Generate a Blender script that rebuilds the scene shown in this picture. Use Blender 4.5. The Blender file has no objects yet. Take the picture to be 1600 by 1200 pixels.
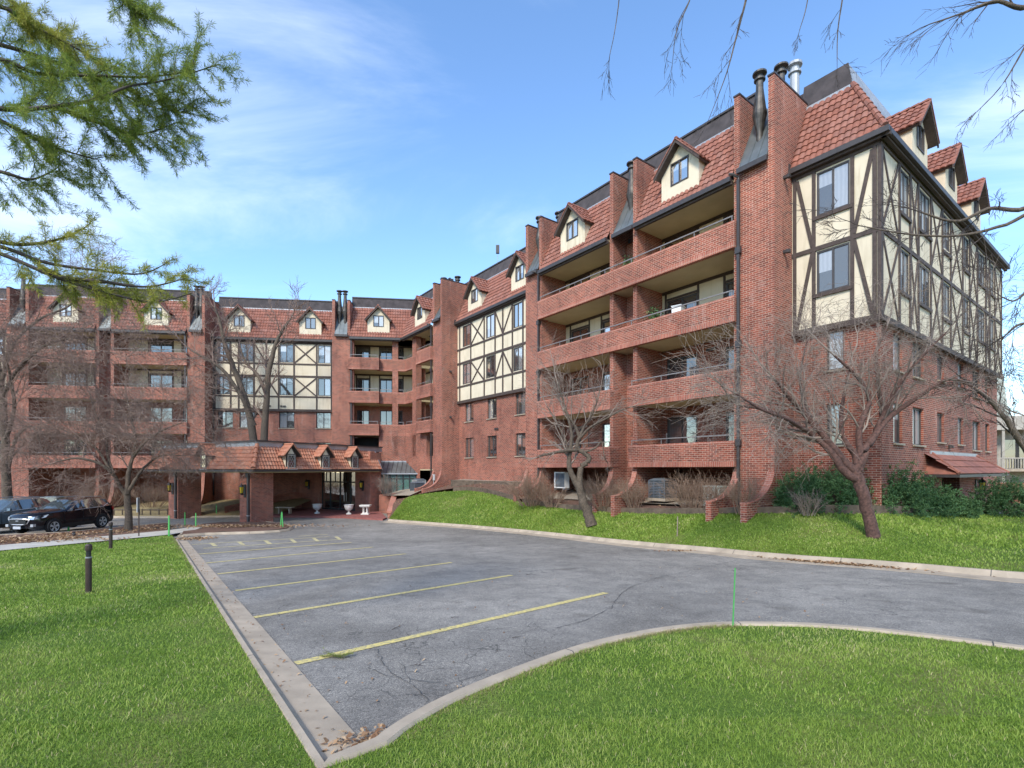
import bpy, bmesh, math, random
import numpy as np
from mathutils import Vector, Matrix
from mathutils.geometry import delaunay_2d_cdt
random.seed(7); rng = np.random.default_rng(7)
S = bpy.context.scene; COL = S.collection
# ---------------- camera, world, sun, exposure ----------------
cam = bpy.data.cameras.new("camera"); co = bpy.data.objects.new("camera", cam); COL.objects.link(co)
cam.sensor_width = 36; cam.lens = 788/1600*36; cam.shift_y = 133/1600
co.location = (0, 0, 0); co.rotation_euler = (math.radians(90), 0, 0)
cam.clip_start = .1; cam.clip_end = 3000
S.camera = co
SUN_EL, SUN_ROT = math.radians(40), math.radians(204)
w = bpy.data.worlds.new("World"); S.world = w; w.use_nodes = True
nt = w.node_tree; nt.nodes.clear()
def N(t, typ, **kw):
    n = t.nodes.new(typ)
    for k, v in kw.items():
        if k in n.inputs: n.inputs[k].default_value = v
        else: setattr(n, k, v)
    return n
sky = N(nt, 'ShaderNodeTexSky', sky_type='NISHITA', sun_disc=False, sun_elevation=SUN_EL, sun_rotation=SUN_ROT,
        altitude=200, air_density=1.0, dust_density=.1, ozone_density=1.3)
tc = N(nt, 'ShaderNodeTexCoord')
sep = N(nt, 'ShaderNodeSeparateXYZ'); nt.links.new(tc.outputs['Generated'], sep.inputs[0])
addz = N(nt, 'ShaderNodeMath', operation='ADD'); addz.inputs[1].default_value = .18
nt.links.new(sep.outputs['Z'], addz.inputs[0])
mxz = N(nt, 'ShaderNodeMath', operation='MAXIMUM'); mxz.inputs[1].default_value = .05
nt.links.new(addz.outputs[0], mxz.inputs[0])
dx = N(nt, 'ShaderNodeMath', operation='DIVIDE'); dy = N(nt, 'ShaderNodeMath', operation='DIVIDE')
nt.links.new(sep.outputs['X'], dx.inputs[0]); nt.links.new(mxz.outputs[0], dx.inputs[1])
nt.links.new(sep.outputs['Y'], dy.inputs[0]); nt.links.new(mxz.outputs[0], dy.inputs[1])
cmb = N(nt, 'ShaderNodeCombineXYZ'); nt.links.new(dx.outputs[0], cmb.inputs[0]); nt.links.new(dy.outputs[0], cmb.inputs[1])
mp = N(nt, 'ShaderNodeMapping'); mp.inputs['Rotation'].default_value = (.7, .3, math.radians(-48)); mp.inputs['Scale'].default_value = (.75, 1.9, 1)
nt.links.new(cmb.outputs[0], mp.inputs[0])
n1 = N(nt, 'ShaderNodeTexNoise', Scale=.9, Detail=7.0, Roughness=.62, Distortion=1.1); nt.links.new(mp.outputs[0], n1.inputs['Vector'])
n2 = N(nt, 'ShaderNodeTexNoise', Scale=.45, Detail=3.0, Roughness=.5, Distortion=.3); nt.links.new(mp.outputs[0], n2.inputs['Vector'])
mul = N(nt, 'ShaderNodeMath', operation='MULTIPLY'); nt.links.new(n1.outputs[0], mul.inputs[0]); nt.links.new(n2.outputs[0], mul.inputs[1])
rmp = N(nt, 'ShaderNodeMapRange'); rmp.interpolation_type = 'SMOOTHSTEP'
rmp.inputs['From Min'].default_value = .20; rmp.inputs['From Max'].default_value = .42; rmp.inputs['To Max'].default_value = .42
nt.links.new(mul.outputs[0], rmp.inputs['Value'])
mixc = N(nt, 'ShaderNodeMixRGB'); mixc.inputs[2].default_value = (4.6, 5.0, 5.6, 1)
hsv = N(nt, 'ShaderNodeHueSaturation', Saturation=1.06, Value=.98)
nt.links.new(sky.outputs[0], hsv.inputs['Color'])
tint = N(nt, 'ShaderNodeMixRGB'); tint.blend_type = 'MULTIPLY'; tint.inputs[0].default_value = 1; tint.inputs[2].default_value = (.88, .98, 1.06, 1); nt.links.new(hsv.outputs[0], tint.inputs[1])
nt.links.new(rmp.outputs[0], mixc.inputs[0]); nt.links.new(tint.outputs[0], mixc.inputs[1])
bg = N(nt, 'ShaderNodeBackground', Strength=.135); nt.links.new(mixc.outputs[0], bg.inputs[0])
wo = N(nt, 'ShaderNodeOutputWorld'); nt.links.new(bg.outputs[0], wo.inputs[0])
sl = bpy.data.lights.new("sun", 'SUN'); sl.energy = 1.75; sl.angle = math.radians(14); sl.color = (1, .93, .82)
so = bpy.data.objects.new("sun", sl); COL.objects.link(so)
sd = Vector((math.sin(SUN_ROT)*math.cos(SUN_EL), math.cos(SUN_ROT)*math.cos(SUN_EL), math.sin(SUN_EL)))
so.rotation_euler = sd.to_track_quat('Z', 'Y').to_euler(); so.location = (-10, -10, 40)
S.view_settings.view_transform = 'Standard'; S.view_settings.look = 'None'; S.view_settings.exposure = 1.38; S.view_settings.gamma = 1
S.render.engine = 'CYCLES'

# ---------------- materials ----------------
MATS = {}
def mat(name, col=(.5,.5,.5), rough=.8, metal=0, spec=.5):
    m = bpy.data.materials.new(name); m.use_nodes = True; t = m.node_tree
    b = t.nodes['Principled BSDF']; b.inputs['Base Color'].default_value = (*col, 1); b.inputs['Roughness'].default_value = rough
    b.inputs['Metallic'].default_value = metal; b.inputs['Specular IOR Level'].default_value = spec
    MATS[name] = m; return m, t, b
def noise(t, scale, detail=4, rough=.55, coord='Object', vec=None, dist=0):
    n = N(t, 'ShaderNodeTexNoise', Scale=scale, Detail=detail, Roughness=rough, Distortion=dist)
    if vec is None:
        c = N(t, 'ShaderNodeTexCoord'); vec = c.outputs[coord]
    t.links.new(vec, n.inputs['Vector']); return n.outputs[0]
def ramp(t, fac, stops, interp='LINEAR'):
    r = N(t, 'ShaderNodeValToRGB'); e = r.color_ramp.elements; r.color_ramp.interpolation = interp
    while len(e) < len(stops): e.new(.5)
    for k, (p, c) in enumerate(stops): e[k].position = p; e[k].color = (*c, 1) if len(c) == 3 else c
    t.links.new(fac, r.inputs[0]); return r.outputs[0]
def mix(t, fac, a, b, mode='MIX'):
    m = N(t, 'ShaderNodeMixRGB'); m.blend_type = mode
    for i, v in ((0, fac), (1, a), (2, b)):
        if hasattr(v, 'type') and hasattr(v, 'node'): t.links.new(v, m.inputs[i])
        elif i == 0: m.inputs[0].default_value = v
        else: m.inputs[i].default_value = (*v, 1)
    return m.outputs[0]
def bump(t, b, h, strength=.3, dist=.01):
    n = N(t, 'ShaderNodeBump', Strength=strength, Distance=dist); t.links.new(h, n.inputs['Height']); t.links.new(n.outputs[0], b.inputs['Normal'])
def simple(name, col, rough=.7, metal=0, var=.15, scale=6, bmp=0, spec=.5):
    m, t, b = mat(name, col, rough, metal, spec)
    f = noise(t, scale, 5)
    lo = tuple(c*(1-var) for c in col); hi = tuple(min(1, c*(1+var)) for c in col)
    t.links.new(ramp(t, f, [(.3, lo), (.7, hi)]), b.inputs['Base Color'])
    if bmp: bump(t, b, noise(t, scale*6, 3), bmp, .01)
    return m
def brickmat(name, soldier=False, c1=(.30,.083,.052), c2=(.12,.036,.028), mortar=(.43,.31,.235)):
    m, t, b = mat(name, c1, .85, 0, .25)
    uv = N(t, 'ShaderNodeUVMap'); v = uv.outputs[0]
    if soldier:
        s = N(t, 'ShaderNodeSeparateXYZ'); t.links.new(v, s.inputs[0]); c = N(t, 'ShaderNodeCombineXYZ')
        t.links.new(s.outputs[1], c.inputs[0]); t.links.new(s.outputs[0], c.inputs[1]); v = c.outputs[0]
    br = N(t, 'ShaderNodeTexBrick', Scale=1.0); t.links.new(v, br.inputs['Vector'])
    br.inputs['Color1'].default_value = (*c1, 1); br.inputs['Color2'].default_value = (*c2, 1); br.inputs['Mortar'].default_value = (*mortar, 1)
    br.inputs['Mortar Size'].default_value = .0095; br.inputs['Mortar Smooth'].default_value = .25; br.inputs['Bias'].default_value = -.2
    br.inputs['Brick Width'].default_value = 1.2 if soldier else .235; br.inputs['Row Height'].default_value = .078
    if soldier: br.offset = 0
    oc = N(t, 'ShaderNodeTexCoord').outputs['Object']
    big = noise(t, .35, 6, .6, vec=oc)
    c = mix(t, 1.0, br.outputs[0], ramp(t, big, [(.32, (.72,.70,.70)), (.68, (1.22,1.18,1.14))]), 'MULTIPLY')
    # pale efflorescence streaks
    st = N(t, 'ShaderNodeMapping'); st.inputs['Scale'].default_value = (1.3, 1.3, .35); t.links.new(oc, st.inputs[0])
    ef = ramp(t, noise(t, 1.6, 7, .7, vec=st.outputs[0], dist=.5), [(.58, (0,0,0)), (.74, (.42,.42,.42))])
    c = mix(t, ef, c, (.52,.36,.30))
    dk = ramp(t, noise(t, 1.1, 6, .7, vec=st.outputs[0], dist=.8), [(.52, (1,1,1)), (.72, (.62,.6,.6))])
    c = mix(t, 1.0, c, dk, 'MULTIPLY')
    fine = noise(t, 14, 4, .6, vec=oc)
    c = mix(t, 1.0, c, ramp(t, fine, [(.25, (.82,.8,.8)), (.75, (1.2,1.2,1.2))]), 'MULTIPLY')
    t.links.new(c, b.inputs['Base Color'])
    inv = N(t, 'ShaderNodeMath', operation='SUBTRACT'); inv.inputs[0].default_value = 1; t.links.new(br.outputs[1], inv.inputs[1])
    bump(t, b, inv.outputs[0], .5, .006)
    return m
m, t, b = mat('stucco', (.67,.56,.385), .9, 0, .2)
oc = N(t, 'ShaderNodeTexCoord').outputs['Object']; mpg = N(t, 'ShaderNodeMapping'); mpg.inputs['Scale'].default_value = (2.2, 2.2, .3); t.links.new(oc, mpg.inputs[0])
c = ramp(t, noise(t, 1.2, 5, vec=oc), [(.3, (.60,.515,.375)), (.7, (.69,.60,.45))])
c = mix(t, 1.0, c, ramp(t, noise(t, 1.5, 6, .7, vec=mpg.outputs[0], dist=.4), [(.5, (1,1,1)), (.75, (.78,.75,.70))]), 'MULTIPLY')
t.links.new(c, b.inputs['Base Color']); bump(t, b, noise(t, 30, 3, vec=oc), .3, .01)
brickmat('brick'); brickmat('soldier', True, (.36,.12,.08), (.27,.075,.055))
brickmat('brick_cap', False, (.40,.15,.10), (.32,.11,.08), (.45,.3,.24))
# terracotta roof tile
def tilemat(name, cols):
    m, t, b = mat(name, (.4,.15,.09), .75, 0, .3)
    uv = N(t, 'ShaderNodeUVMap').outputs[0]
    s = N(t, 'ShaderNodeVectorMath', operation='MULTIPLY'); s.inputs[1].default_value = (1/.27, 1/.36, 0); t.links.new(uv, s.inputs[0])
    fl = N(t, 'ShaderNodeVectorMath', operation='FLOOR'); t.links.new(s.outputs[0], fl.inputs[0])
    wn = N(t, 'ShaderNodeTexWhiteNoise', noise_dimensions='2D'); t.links.new(fl.outputs[0], wn.inputs[0])
    c = ramp(t, wn.outputs[0], [(i/(len(cols)-1), k) for i, k in enumerate(cols)])
    c = mix(t, 1.0, c, ramp(t, noise(t, 3, 6, .65), [(.3, (.72,.7,.7)), (.7, (1.15,1.12,1.1))]), 'MULTIPLY')
    t.links.new(c, b.inputs['Base Color']); bump(t, b, noise(t, 40, 3), .2, .005)
tilemat('tile', [(.26,.105,.072), (.31,.13,.09), (.215,.09,.064), (.30,.145,.11), (.26,.10,.066)])
tilemat('tile_new', [(.42,.165,.095), (.45,.20,.12), (.39,.15,.085), (.47,.24,.155), (.42,.175,.105)])
simple('soffit', (.50,.42,.26), .9, 0, .08, 1.2, 0, .2)
simple('timber', (.062,.042,.034), .75, 0, .3, 8, .2)
simple('dark_metal', (.045,.038,.036), .5, 0, .2, 5)
simple('frame', (.05,.042,.04), .5, 0, .2, 5)
simple('seam_metal', (.17,.19,.19), .42, .5, .25, 1.5)
simple('flue_metal', (.075,.068,.06), .5, .5, .5, 5)
simple('rail_metal', (.22,.2,.19), .5, .3, .15, 6)
simple('roof_dark', (.055,.045,.045), .9, 0, .35, 2.5, .3)
simple('flashing', (.36,.37,.38), .5, .4, .15, 2)
simple('concrete', (.37,.30,.22), .9, 0, .22, 2.2, .3)
simple('walkway', (.44,.41,.35), .9, 0, .15, 1.5, .2)
simple('stone_white', (.62,.6,.55), .8, 0, .15, 7, .2)
simple('mulch', (.13,.07,.045), .95, 0, .5, 14, .8)
simple('drygrass', (.27,.21,.10), .95, 0, .4, 9, .8)
simple('gravel', (.30,.25,.19), .95, 0, .5, 25, .8)
simple('sleeper', (.11,.08,.055), .9, 0, .4, 4, .6)
simple('paver', (.25,.085,.07), .85, 0, .25, 5, .2)
simple('bark', (.10,.075,.053), .9, 0, .5, 16, 1.0)
simple('bark_red', (.10,.05,.038), .85, 0, .55, 16, 1.0)
simple('twig', (.225,.155,.12), .85, 0, .3, 3)
simple('twig_pale', (.25,.195,.155), .85, 0, .3, 3)
simple('twig_dark', (.06,.045,.038), .85, 0, .3, 3)
simple('shrub_twig', (.235,.155,.105), .9, 0, .3, 3)
simple('black_paint', (.012,.012,.014), .35, 0, .2, 5)
simple('bollard_bronze', (.055,.035,.028), .5, .2, .25, 8)
simple('stake_green', (.07,.36,.08), .5, 0, .1, 8)
simple('white_paint', (.72,.72,.7), .6, 0, .08, 3)
simple('ac_grey', (.12,.14,.16), .5, .2, .15, 5)
simple('ac_light', (.5,.51,.5), .5, 0, .1, 5)
simple('box_green', (.35,.38,.33), .6, 0, .3, 8)
simple('wood_fence', (.22,.09,.05), .85, 0, .3, 5)
simple('beige_wall', (.34,.31,.26), .85, 0, .15, 2)
simple('crack', (.06,.058,.055), .95)
simple('rubber', (.018,.018,.018), .85, 0, .2, 9)
simple('lamp_dark', (.015,.015,.014), .5, 0, .2, 5)
simple('interior_shade', (.012,.011,.01), .9, 0, .3, 2)  # near-black: shade of unlit interiors put into the colour
mat('chrome', (.62,.62,.62), .3, .55)
mat('carpaint_black', (.006,.007,.011), .12, 0, .6)
mat('carpaint_grey', (.15,.19,.21), .2, .3, .6)
mat('plastic_black', (.018,.018,.019), .55)
mat('headlamp', (.55,.58,.6), .12, .4); mat('taillamp', (.5,.015,.02), .2)
mat('lamp_amber', (.6,.42,.03), .25); mat('plate', (.45,.47,.5), .5)
for nm, c, mx in (('glass_dark', (.02,.022,.022), .2), ('glass_mid', (.08,.085,.085), .26), ('glass_pale', (.26,.27,.28), .28), ('glass_blind_sky', (.44,.44,.42), .2), ('glass_sky_tint', (.42,.45,.44), .42), ('car_glass', (.03,.045,.048), .13), ('glass_teal', (.05,.13,.12), .22)):  # end wall panes: whitish sky reflection put into the base colour
    m, t, b = mat(nm, c, .6)
    g = N(t, 'ShaderNodeBsdfGlossy', Roughness=.03); g.inputs[0].default_value = (.95,.88,.80,1)
    ms = N(t, 'ShaderNodeMixShader'); ly = N(t, 'ShaderNodeLayerWeight', Blend=.35)
    mr = N(t, 'ShaderNodeMapRange'); mr.inputs['To Min'].default_value = mx*.75; mr.inputs['To Max'].default_value = min(.95, mx+(.15 if nm == 'car_glass' else .45))
    t.links.new(ly.outputs['Fresnel'], mr.inputs['Value']); t.links.new(mr.outputs[0], ms.inputs[0])
    t.links.new(b.outputs[0], ms.inputs[1]); t.links.new(g.outputs[0], ms.inputs[2]); t.links.new(ms.outputs[0], t.nodes['Material Output'].inputs[0])
    bn = N(t, 'ShaderNodeBump', Strength=.06, Distance=.05)
    t.links.new(noise(t, 1.3, 2), bn.inputs['Height']); t.links.new(bn.outputs[0], g.inputs['Normal'])
    if nm in ('glass_pale', 'glass_blind_sky', 'glass_mid'):   # curtain folds behind the glass
        wv = N(t, 'ShaderNodeTexWave', Scale=2.2, Distortion=2.5); wv.inputs['Detail'].default_value = 2
        t.links.new(N(t, 'ShaderNodeUVMap').outputs[0], wv.inputs[0])
        t.links.new(ramp(t, wv.outputs[0], [(0, tuple(k*.88 for k in c)), (1, tuple(min(1, k*1.06) for k in c))]), b.inputs['Base Color'])
# asphalt
m, t, b = mat('asphalt', (.12,.12,.125), .9, 0, .3)
oc = N(t, 'ShaderNodeTexCoord').outputs['Object']
c = ramp(t, noise(t, .22, 6, .6, vec=oc, dist=.6), [(.33, (.165,.154,.138)), (.5, (.215,.202,.182)), (.68, (.28,.262,.235))])
c = mix(t, 1.0, c, ramp(t, noise(t, 90, 3, .7, vec=oc), [(.3, (.45,.45,.45)), (.5, (.95,.95,.95)), (.7, (2.1,2.05,1.95))]), 'MULTIPLY')
c = mix(t, 1.0, c, ramp(t, noise(t, 2.2, 7, .7, vec=oc, dist=.4), [(.3, (.70,.70,.71)), (.7, (1.2,1.19,1.17))]), 'MULTIPLY')
ds = N(t, 'ShaderNodeTexNoise', Scale=1.6, Detail=4.0); t.links.new(oc, ds.inputs[0])
va = N(t, 'ShaderNodeVectorMath', operation='ADD')
sc = N(t, 'ShaderNodeVectorMath', operation='SCALE'); sc.inputs['Scale'].default_value = .7; t.links.new(ds.outputs['Color'], sc.inputs[0])
t.links.new(oc, va.inputs[0]); t.links.new(sc.outputs[0], va.inputs[1])
vo = N(t, 'ShaderNodeTexVoronoi', feature='DISTANCE_TO_EDGE', Scale=1.5); t.links.new(va.outputs[0], vo.inputs['Vector'])
ck = ramp(t, vo.outputs['Distance'], [(0, (1,1,1)), (.012, (0,0,0))])
cm = ramp(t, noise(t, .55, 3, .5, vec=oc), [(.46, (0,0,0)), (.58, (.8,.8,.8))])
c = mix(t, 1.0, c, ramp(t, noise(t, 1.3, 2, .4, vec=oc), [(.66, (1,1,1)), (.76, (.72,.71,.70))]), 'MULTIPLY')
c = mix(t, 1.0, c, ramp(t, noise(t, 28, 3, .75, vec=oc), [(.32, (.74,.74,.74)), (.68, (1.3,1.29,1.27))]), 'MULTIPLY')
c = mix(t, mix(t, 1.0, ck, cm, 'MULTIPLY'), c, (.035,.035,.035))
t.links.new(c, b.inputs['Base Color']); bump(t, b, noise(t, 120, 2, vec=oc), .5, .006)
# worn yellow paint
m, t, b = mat('yellow_paint', (.62,.5,.14), .8)
oc = N(t, 'ShaderNodeTexCoord').outputs['Object']
wear = ramp(t, noise(t, 22, 5, .7, vec=oc), [(.40, (0,0,0)), (.62, (.75,.75,.75))])
t.links.new(mix(t, wear, (.66,.53,.17), (.20,.19,.165)), b.inputs['Base Color'])
m, t, b = mat('yellow_faded', (.62,.5,.14), .8)
oc = N(t, 'ShaderNodeTexCoord').outputs['Object']
wear = ramp(t, noise(t, 12, 5, .7, vec=oc), [(.42, (0,0,0)), (.66, (.9,.9,.9))])
t.links.new(mix(t, wear, (.58,.49,.22), (.18,.175,.165)), b.inputs['Base Color'])
# lawn soil/turf sheet
m, t, b = mat('turf', (.08,.16,.03), .95, 0, .1)
c = ramp(t, noise(t, .5, 6, .65), [(.3, (.07,.13,.025)), (.52, (.11,.17,.035)), (.72, (.22,.20,.09))])
c = mix(t, 1.0, c, ramp(t, noise(t, 30, 4, .7), [(.3, (.5,.55,.4)), (.7, (1.35,1.3,1.2))]), 'MULTIPLY')
t.links.new(c, b.inputs['Base Color']); bump(t, b, noise(t, 45, 3), 1.0, .03)
def leafmat(name, stops, trans=.35, rough=.6):
    m, t, b = mat(name, stops[0][1], rough, 0, .25)
    uv = N(t, 'ShaderNodeUVMap'); s = N(t, 'ShaderNodeSeparateXYZ'); t.links.new(uv.outputs[0], s.inputs[0])
    c = ramp(t, s.outputs[0], stops); t.links.new(c, b.inputs['Base Color'])
    tr = N(t, 'ShaderNodeBsdfTranslucent'); t.links.new(c, tr.inputs[0])
    ms = N(t, 'ShaderNodeMixShader'); ms.inputs[0].default_value = trans
    t.links.new(b.outputs[0], ms.inputs[1]); t.links.new(tr.outputs[0], ms.inputs[2]); t.links.new(ms.outputs[0], t.nodes['Material Output'].inputs[0])
leafmat('blade', [(0, (.075,.14,.018)), (.3, (.17,.27,.036)), (.6, (.285,.395,.065)), (.85, (.42,.47,.13)), (1, (.58,.50,.27))])
leafmat('blade_dry', [(0, (.22,.17,.08)), (.5, (.36,.29,.15)), (1, (.2,.24,.07))])
leafmat('needle', [(0, (.10,.17,.03)), (.5, (.22,.29,.05)), (1, (.38,.40,.09))], .45)
leafmat('needle_warm', [(0, (.17,.21,.035)), (.5, (.34,.35,.06)), (1, (.48,.43,.10))], .45)
leafmat('yew', [(0, (.03,.08,.03)), (.5, (.075,.155,.055)), (1, (.15,.25,.095))], .2)
leafmat('deadleaf', [(0, (.16,.08,.04)), (.5, (.36,.22,.12)), (1, (.5,.36,.22))], .15)
M = MATS

# ---------------- mesh helpers ----------------
ROOTLOC = {}
def tag(o, label=None, cat=None, group=None, kind=None):
    if label: o['label'] = label
    if cat: o['category'] = cat
    if group: o['group'] = group
    if kind: o['kind'] = kind
    return o
def thing(name, label, cat, loc=(0,0,0), group=None, rz=0):
    o = bpy.data.objects.new(name, None); COL.objects.link(o); o.location = loc; o.rotation_euler = (0,0,rz); o.empty_display_size = .3
    return tag(o, label, cat, group)
class MB:
    """collects faces in world (or thing-local) coordinates"""
    def __init__(s): s.v = []; s.f = []; s.m = []; s.mats = []
    def mi(s, m):
        if m not in s.mats: s.mats.append(m)
        return s.mats.index(m)
    def face(s, pts, m):
        k = len(s.v); s.v.extend(tuple(p) for p in pts); s.f.append(tuple(range(k, k+len(pts)))); s.m.append(s.mi(m))
    def hexa(s, p, m, skip=()):   # p: 8 pts, bottom 0-3, top 4-7
        for i, q in enumerate(((0,3,2,1),(4,5,6,7),(0,1,5,4),(1,2,6,5),(2,3,7,6),(3,0,4,7))):
            if i not in skip: s.face([p[j] for j in q], m)
    def box(s, F, a, b, c, d, e, f, m, skip=()):
        s.hexa([F(a,c,e),F(b,c,e),F(b,d,e),F(a,d,e),F(a,c,f),F(b,c,f),F(b,d,f),F(a,d,f)], m, skip)
    def prism(s, low, high, m, m_side=None):
        s.face(list(reversed(low)), m); s.face(high, m); n = len(low)
        for i in range(n): s.face([low[i], low[(i+1)%n], high[(i+1)%n], high[i]], m_side or m)
    def tube(s, pts, r, m, n=8, cap=True):
        pts = [Vector(p) for p in pts]; rr = r if isinstance(r, (list, tuple)) else [r]*len(pts); rings = []
        for i, p in enumerate(pts):
            d = (pts[min(i+1, len(pts)-1)]-pts[max(i-1, 0)]).normalized()
            a = d.cross(Vector((0,0,1)) if abs(d.z) < .9 else Vector((1,0,0))).normalized(); b = d.cross(a)
            rings.append([p+(a*math.cos(2*math.pi*k/n)+b*math.sin(2*math.pi*k/n))*rr[i] for k in range(n)])
        for i in range(len(rings)-1):
            for k in range(n): s.face([rings[i][k], rings[i][(k+1)%n], rings[i+1][(k+1)%n], rings[i+1][k]], m)
        if cap: s.face(rings[0][::-1], m); s.face(rings[-1], m)
    def lathe(s, c, prof, m, n=14):
        c = Vector(c)
        rings = [[c+Vector((r*math.cos(2*math.pi*k/n), r*math.sin(2*math.pi*k/n), z)) for k in range(n)] for r, z in prof]
        for i in range(len(rings)-1):
            for k in range(n): s.face([rings[i][k], rings[i][(k+1)%n], rings[i+1][(k+1)%n], rings[i+1][k]], m)
        s.face(rings[0][::-1], m); s.face(rings[-1], m)
    def build(s, name, parent=None, smooth=False, label=None, weld=False):
        me = bpy.data.meshes.new(name); me.from_pydata(s.v, [], s.f)
        for m in s.mats: me.materials.append(M[m])
        me.polygons.foreach_set('material_index', s.m)
        me.update()
        uvl = me.uv_layers.new(name='UVMap')
        Z = Vector((0,0,1))
        uvs = np.zeros(len(me.loops)*2, dtype=np.float32)
        vs = me.vertices
        for p in me.polygons:
            n = p.normal
            if abs(n.z) > .92: a = Vector((1,0,0)); b = Vector((0,1,0))
            else:
                a = Z.cross(n).normalized(); b = n.cross(a)
                if abs(a.x) > abs(a.y):
                    if a.x < 0: a = -a
                elif a.y < 0: a = -a
                if b.z < 0: b = -b
            for li in p.loop_indices:
                c = vs[me.loops[li].vertex_index].co; uvs[2*li] = c.dot(a); uvs[2*li+1] = c.dot(b)
        uvl.data.foreach_set('uv', uvs)
        if smooth: me.polygons.foreach_set('use_smooth', [True]*len(me.polygons))
        o = bpy.data.objects.new(name, me); COL.objects.link(o)
        if parent: o.parent = parent
        if weld:
            bm = bmesh.new(); bm.from_mesh(me); bmesh.ops.remove_doubles(bm, verts=bm.verts, dist=1e-4); bm.to_mesh(me); bm.free()
        if label: o['label'] = label
        return o
def mesh_np(name, V, F, m, parent=None, uv=None, smooth=False, mats=None, midx=None):
    V = np.ascontiguousarray(V, dtype=np.float32); F = np.ascontiguousarray(F, dtype=np.int32); k = F.shape[1]
    me = bpy.data.meshes.new(name); me.vertices.add(len(V)); me.vertices.foreach_set('co', V.ravel())
    me.loops.add(F.size); me.loops.foreach_set('vertex_index', F.ravel())
    me.polygons.add(len(F)); me.polygons.foreach_set('loop_start', np.arange(0, F.size, k, dtype=np.int32))
    if smooth: me.polygons.foreach_set('use_smooth', np.ones(len(F), dtype=bool))
    for mm in (mats or [m]): me.materials.append(M[mm])
    if midx is not None: me.polygons.foreach_set('material_index', midx)
    if uv is not None:
        l = me.uv_layers.new(name='UVMap'); l.data.foreach_set('uv', np.ascontiguousarray(uv[F.ravel()], dtype=np.float32).ravel())
    me.update(calc_edges=True); me.validate()
    o = bpy.data.objects.new(name, me); COL.objects.link(o)
    if parent: o.parent = parent
    return o
ID = lambda x, y, z: (x, y, z)
def rot_frame(x0, y0, a, z0=0):
    c, s = math.cos(a), math.sin(a)
    return lambda x, y, z: (x0+c*x-s*y, y0+s*x+c*y, z0+z)

# ---------------- terrain height ----------------
def zr(X, Y):
    p = -(1.8686-.00603*X+.0517*Y); lim = -3.45
    d = (p-lim)/.12
    return lim+.12*(math.log1p(math.exp(d)) if d < 30 else d)
def gp(px, py, dz=0):
    """ground point under a pixel, by marching the sloping lot"""
    u = (px-800)/788; v = (py-733)/788; Y = 3.0
    lo, hi = 1.0, 80.0
    for _ in range(50):
        mid = (lo+hi)/2
        if -v*mid < zr(u*mid, mid)+dz: hi = mid
        else: lo = mid
    return (u*lo, lo, zr(u*lo, lo)+dz)
# ---------------- building frames ----------------
def FA(s, o, z): return (8.32+.8*o-.6*s, 18.9+.6*o+.8*s, z)              # right wing: s runs away to the left, o runs inwards
def FC(t, o, z): return (-12.3-.1206*o-.9927*t, 42.1+.9927*o-.1206*t, z)  # centre and left wing
def FD(e, i, z): return FA(-3.98+i, 1.75+e, z)                            # end wall of the right wing
def sA(px, o): u = px-800; return (788*(8.32+.8*o)-u*(18.9+.6*o))/(.8*u+472.8)
def tC(px, o): u = px-800; return (788*(-12.3-.1206*o)-u*(42.1+.9927*o))/(782.2-.1206*u)
def PZ(px, Z, z): return ((px-800)/788*Z, Z, z)

# ---------------- ground ----------------
def offset_line(pts, d):
    out = []
    for i, p in enumerate(pts):
        a = Vector(pts[max(i-1,0)][:2]); b = Vector(pts[min(i+1,len(pts)-1)][:2]); t = (b-a).normalized()
        out.append((p[0]-t.y*d, p[1]+t.x*d))
    return out
def resample(pts, step):
    out = [Vector(pts[0][:2])]
    for a, b in zip(pts[:-1], pts[1:]):
        a = Vector(a[:2]); b = Vector(b[:2]); n = max(1, int((b-a).length/step))
        for k in range(1, n+1): out.append(a.lerp(b, k/n))
    return [tuple(p) for p in out]
def smooth_line(pts, it=2):
    pts = [Vector(p[:2]) for p in pts]
    for _ in range(it):
        q = [pts[0]]
        for a, b in zip(pts[:-1], pts[1:]): q += [a.lerp(b, .25), a.lerp(b, .75)]
        q.append(pts[-1]); pts = q
    return [tuple(p) for p in pts]
def inside(P, poly):
    x, y = P[:, 0], P[:, 1]; r = np.zeros(len(P), bool); n = len(poly)
    for i in range(n):
        x1, y1 = poly[i]; x2, y2 = poly[(i+1) % n]
        c = ((y1 > y) != (y2 > y)) & (x < (x2-x1)*(y-y1)/(y2-y1+1e-12)+x1); r ^= c
    return r
def sheet(name, poly, m, zf, step=1.0):
    b = resample(list(poly)+[poly[0]], step)[:-1]; arr = np.array(poly); lo, hi = arr.min(0), arr.max(0)
    gx, gy = np.meshgrid(np.arange(lo[0], hi[0], step), np.arange(lo[1], hi[1], step)); G = np.stack([gx.ravel(), gy.ravel()], 1)+.013
    G = G[inside(G, poly)]
    vv = [Vector(p) for p in b]+[Vector(p) for p in G.tolist()]
    V, _, Fc, *_ = delaunay_2d_cdt(vv, [(i, (i+1) % len(b)) for i in range(len(b))], [list(range(len(b)))], 1, 1e-5)
    me = bpy.data.meshes.new(name); me.from_pydata([(p.x, p.y, zf(p.x, p.y)) for p in V], [], [list(f) for f in Fc]); me.materials.append(M[m])
    me.polygons.foreach_set('use_smooth', [True]*len(me.polygons))
    bm = bmesh.new(); bm.from_mesh(me); bmesh.ops.recalc_face_normals(bm, faces=bm.faces)
    for f in bm.faces:
        if f.normal.z < 0: f.normal_flip()
    bm.to_mesh(me); bm.free()
    o = bpy.data.objects.new(name, me); COL.objects.link(o); return o
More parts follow.
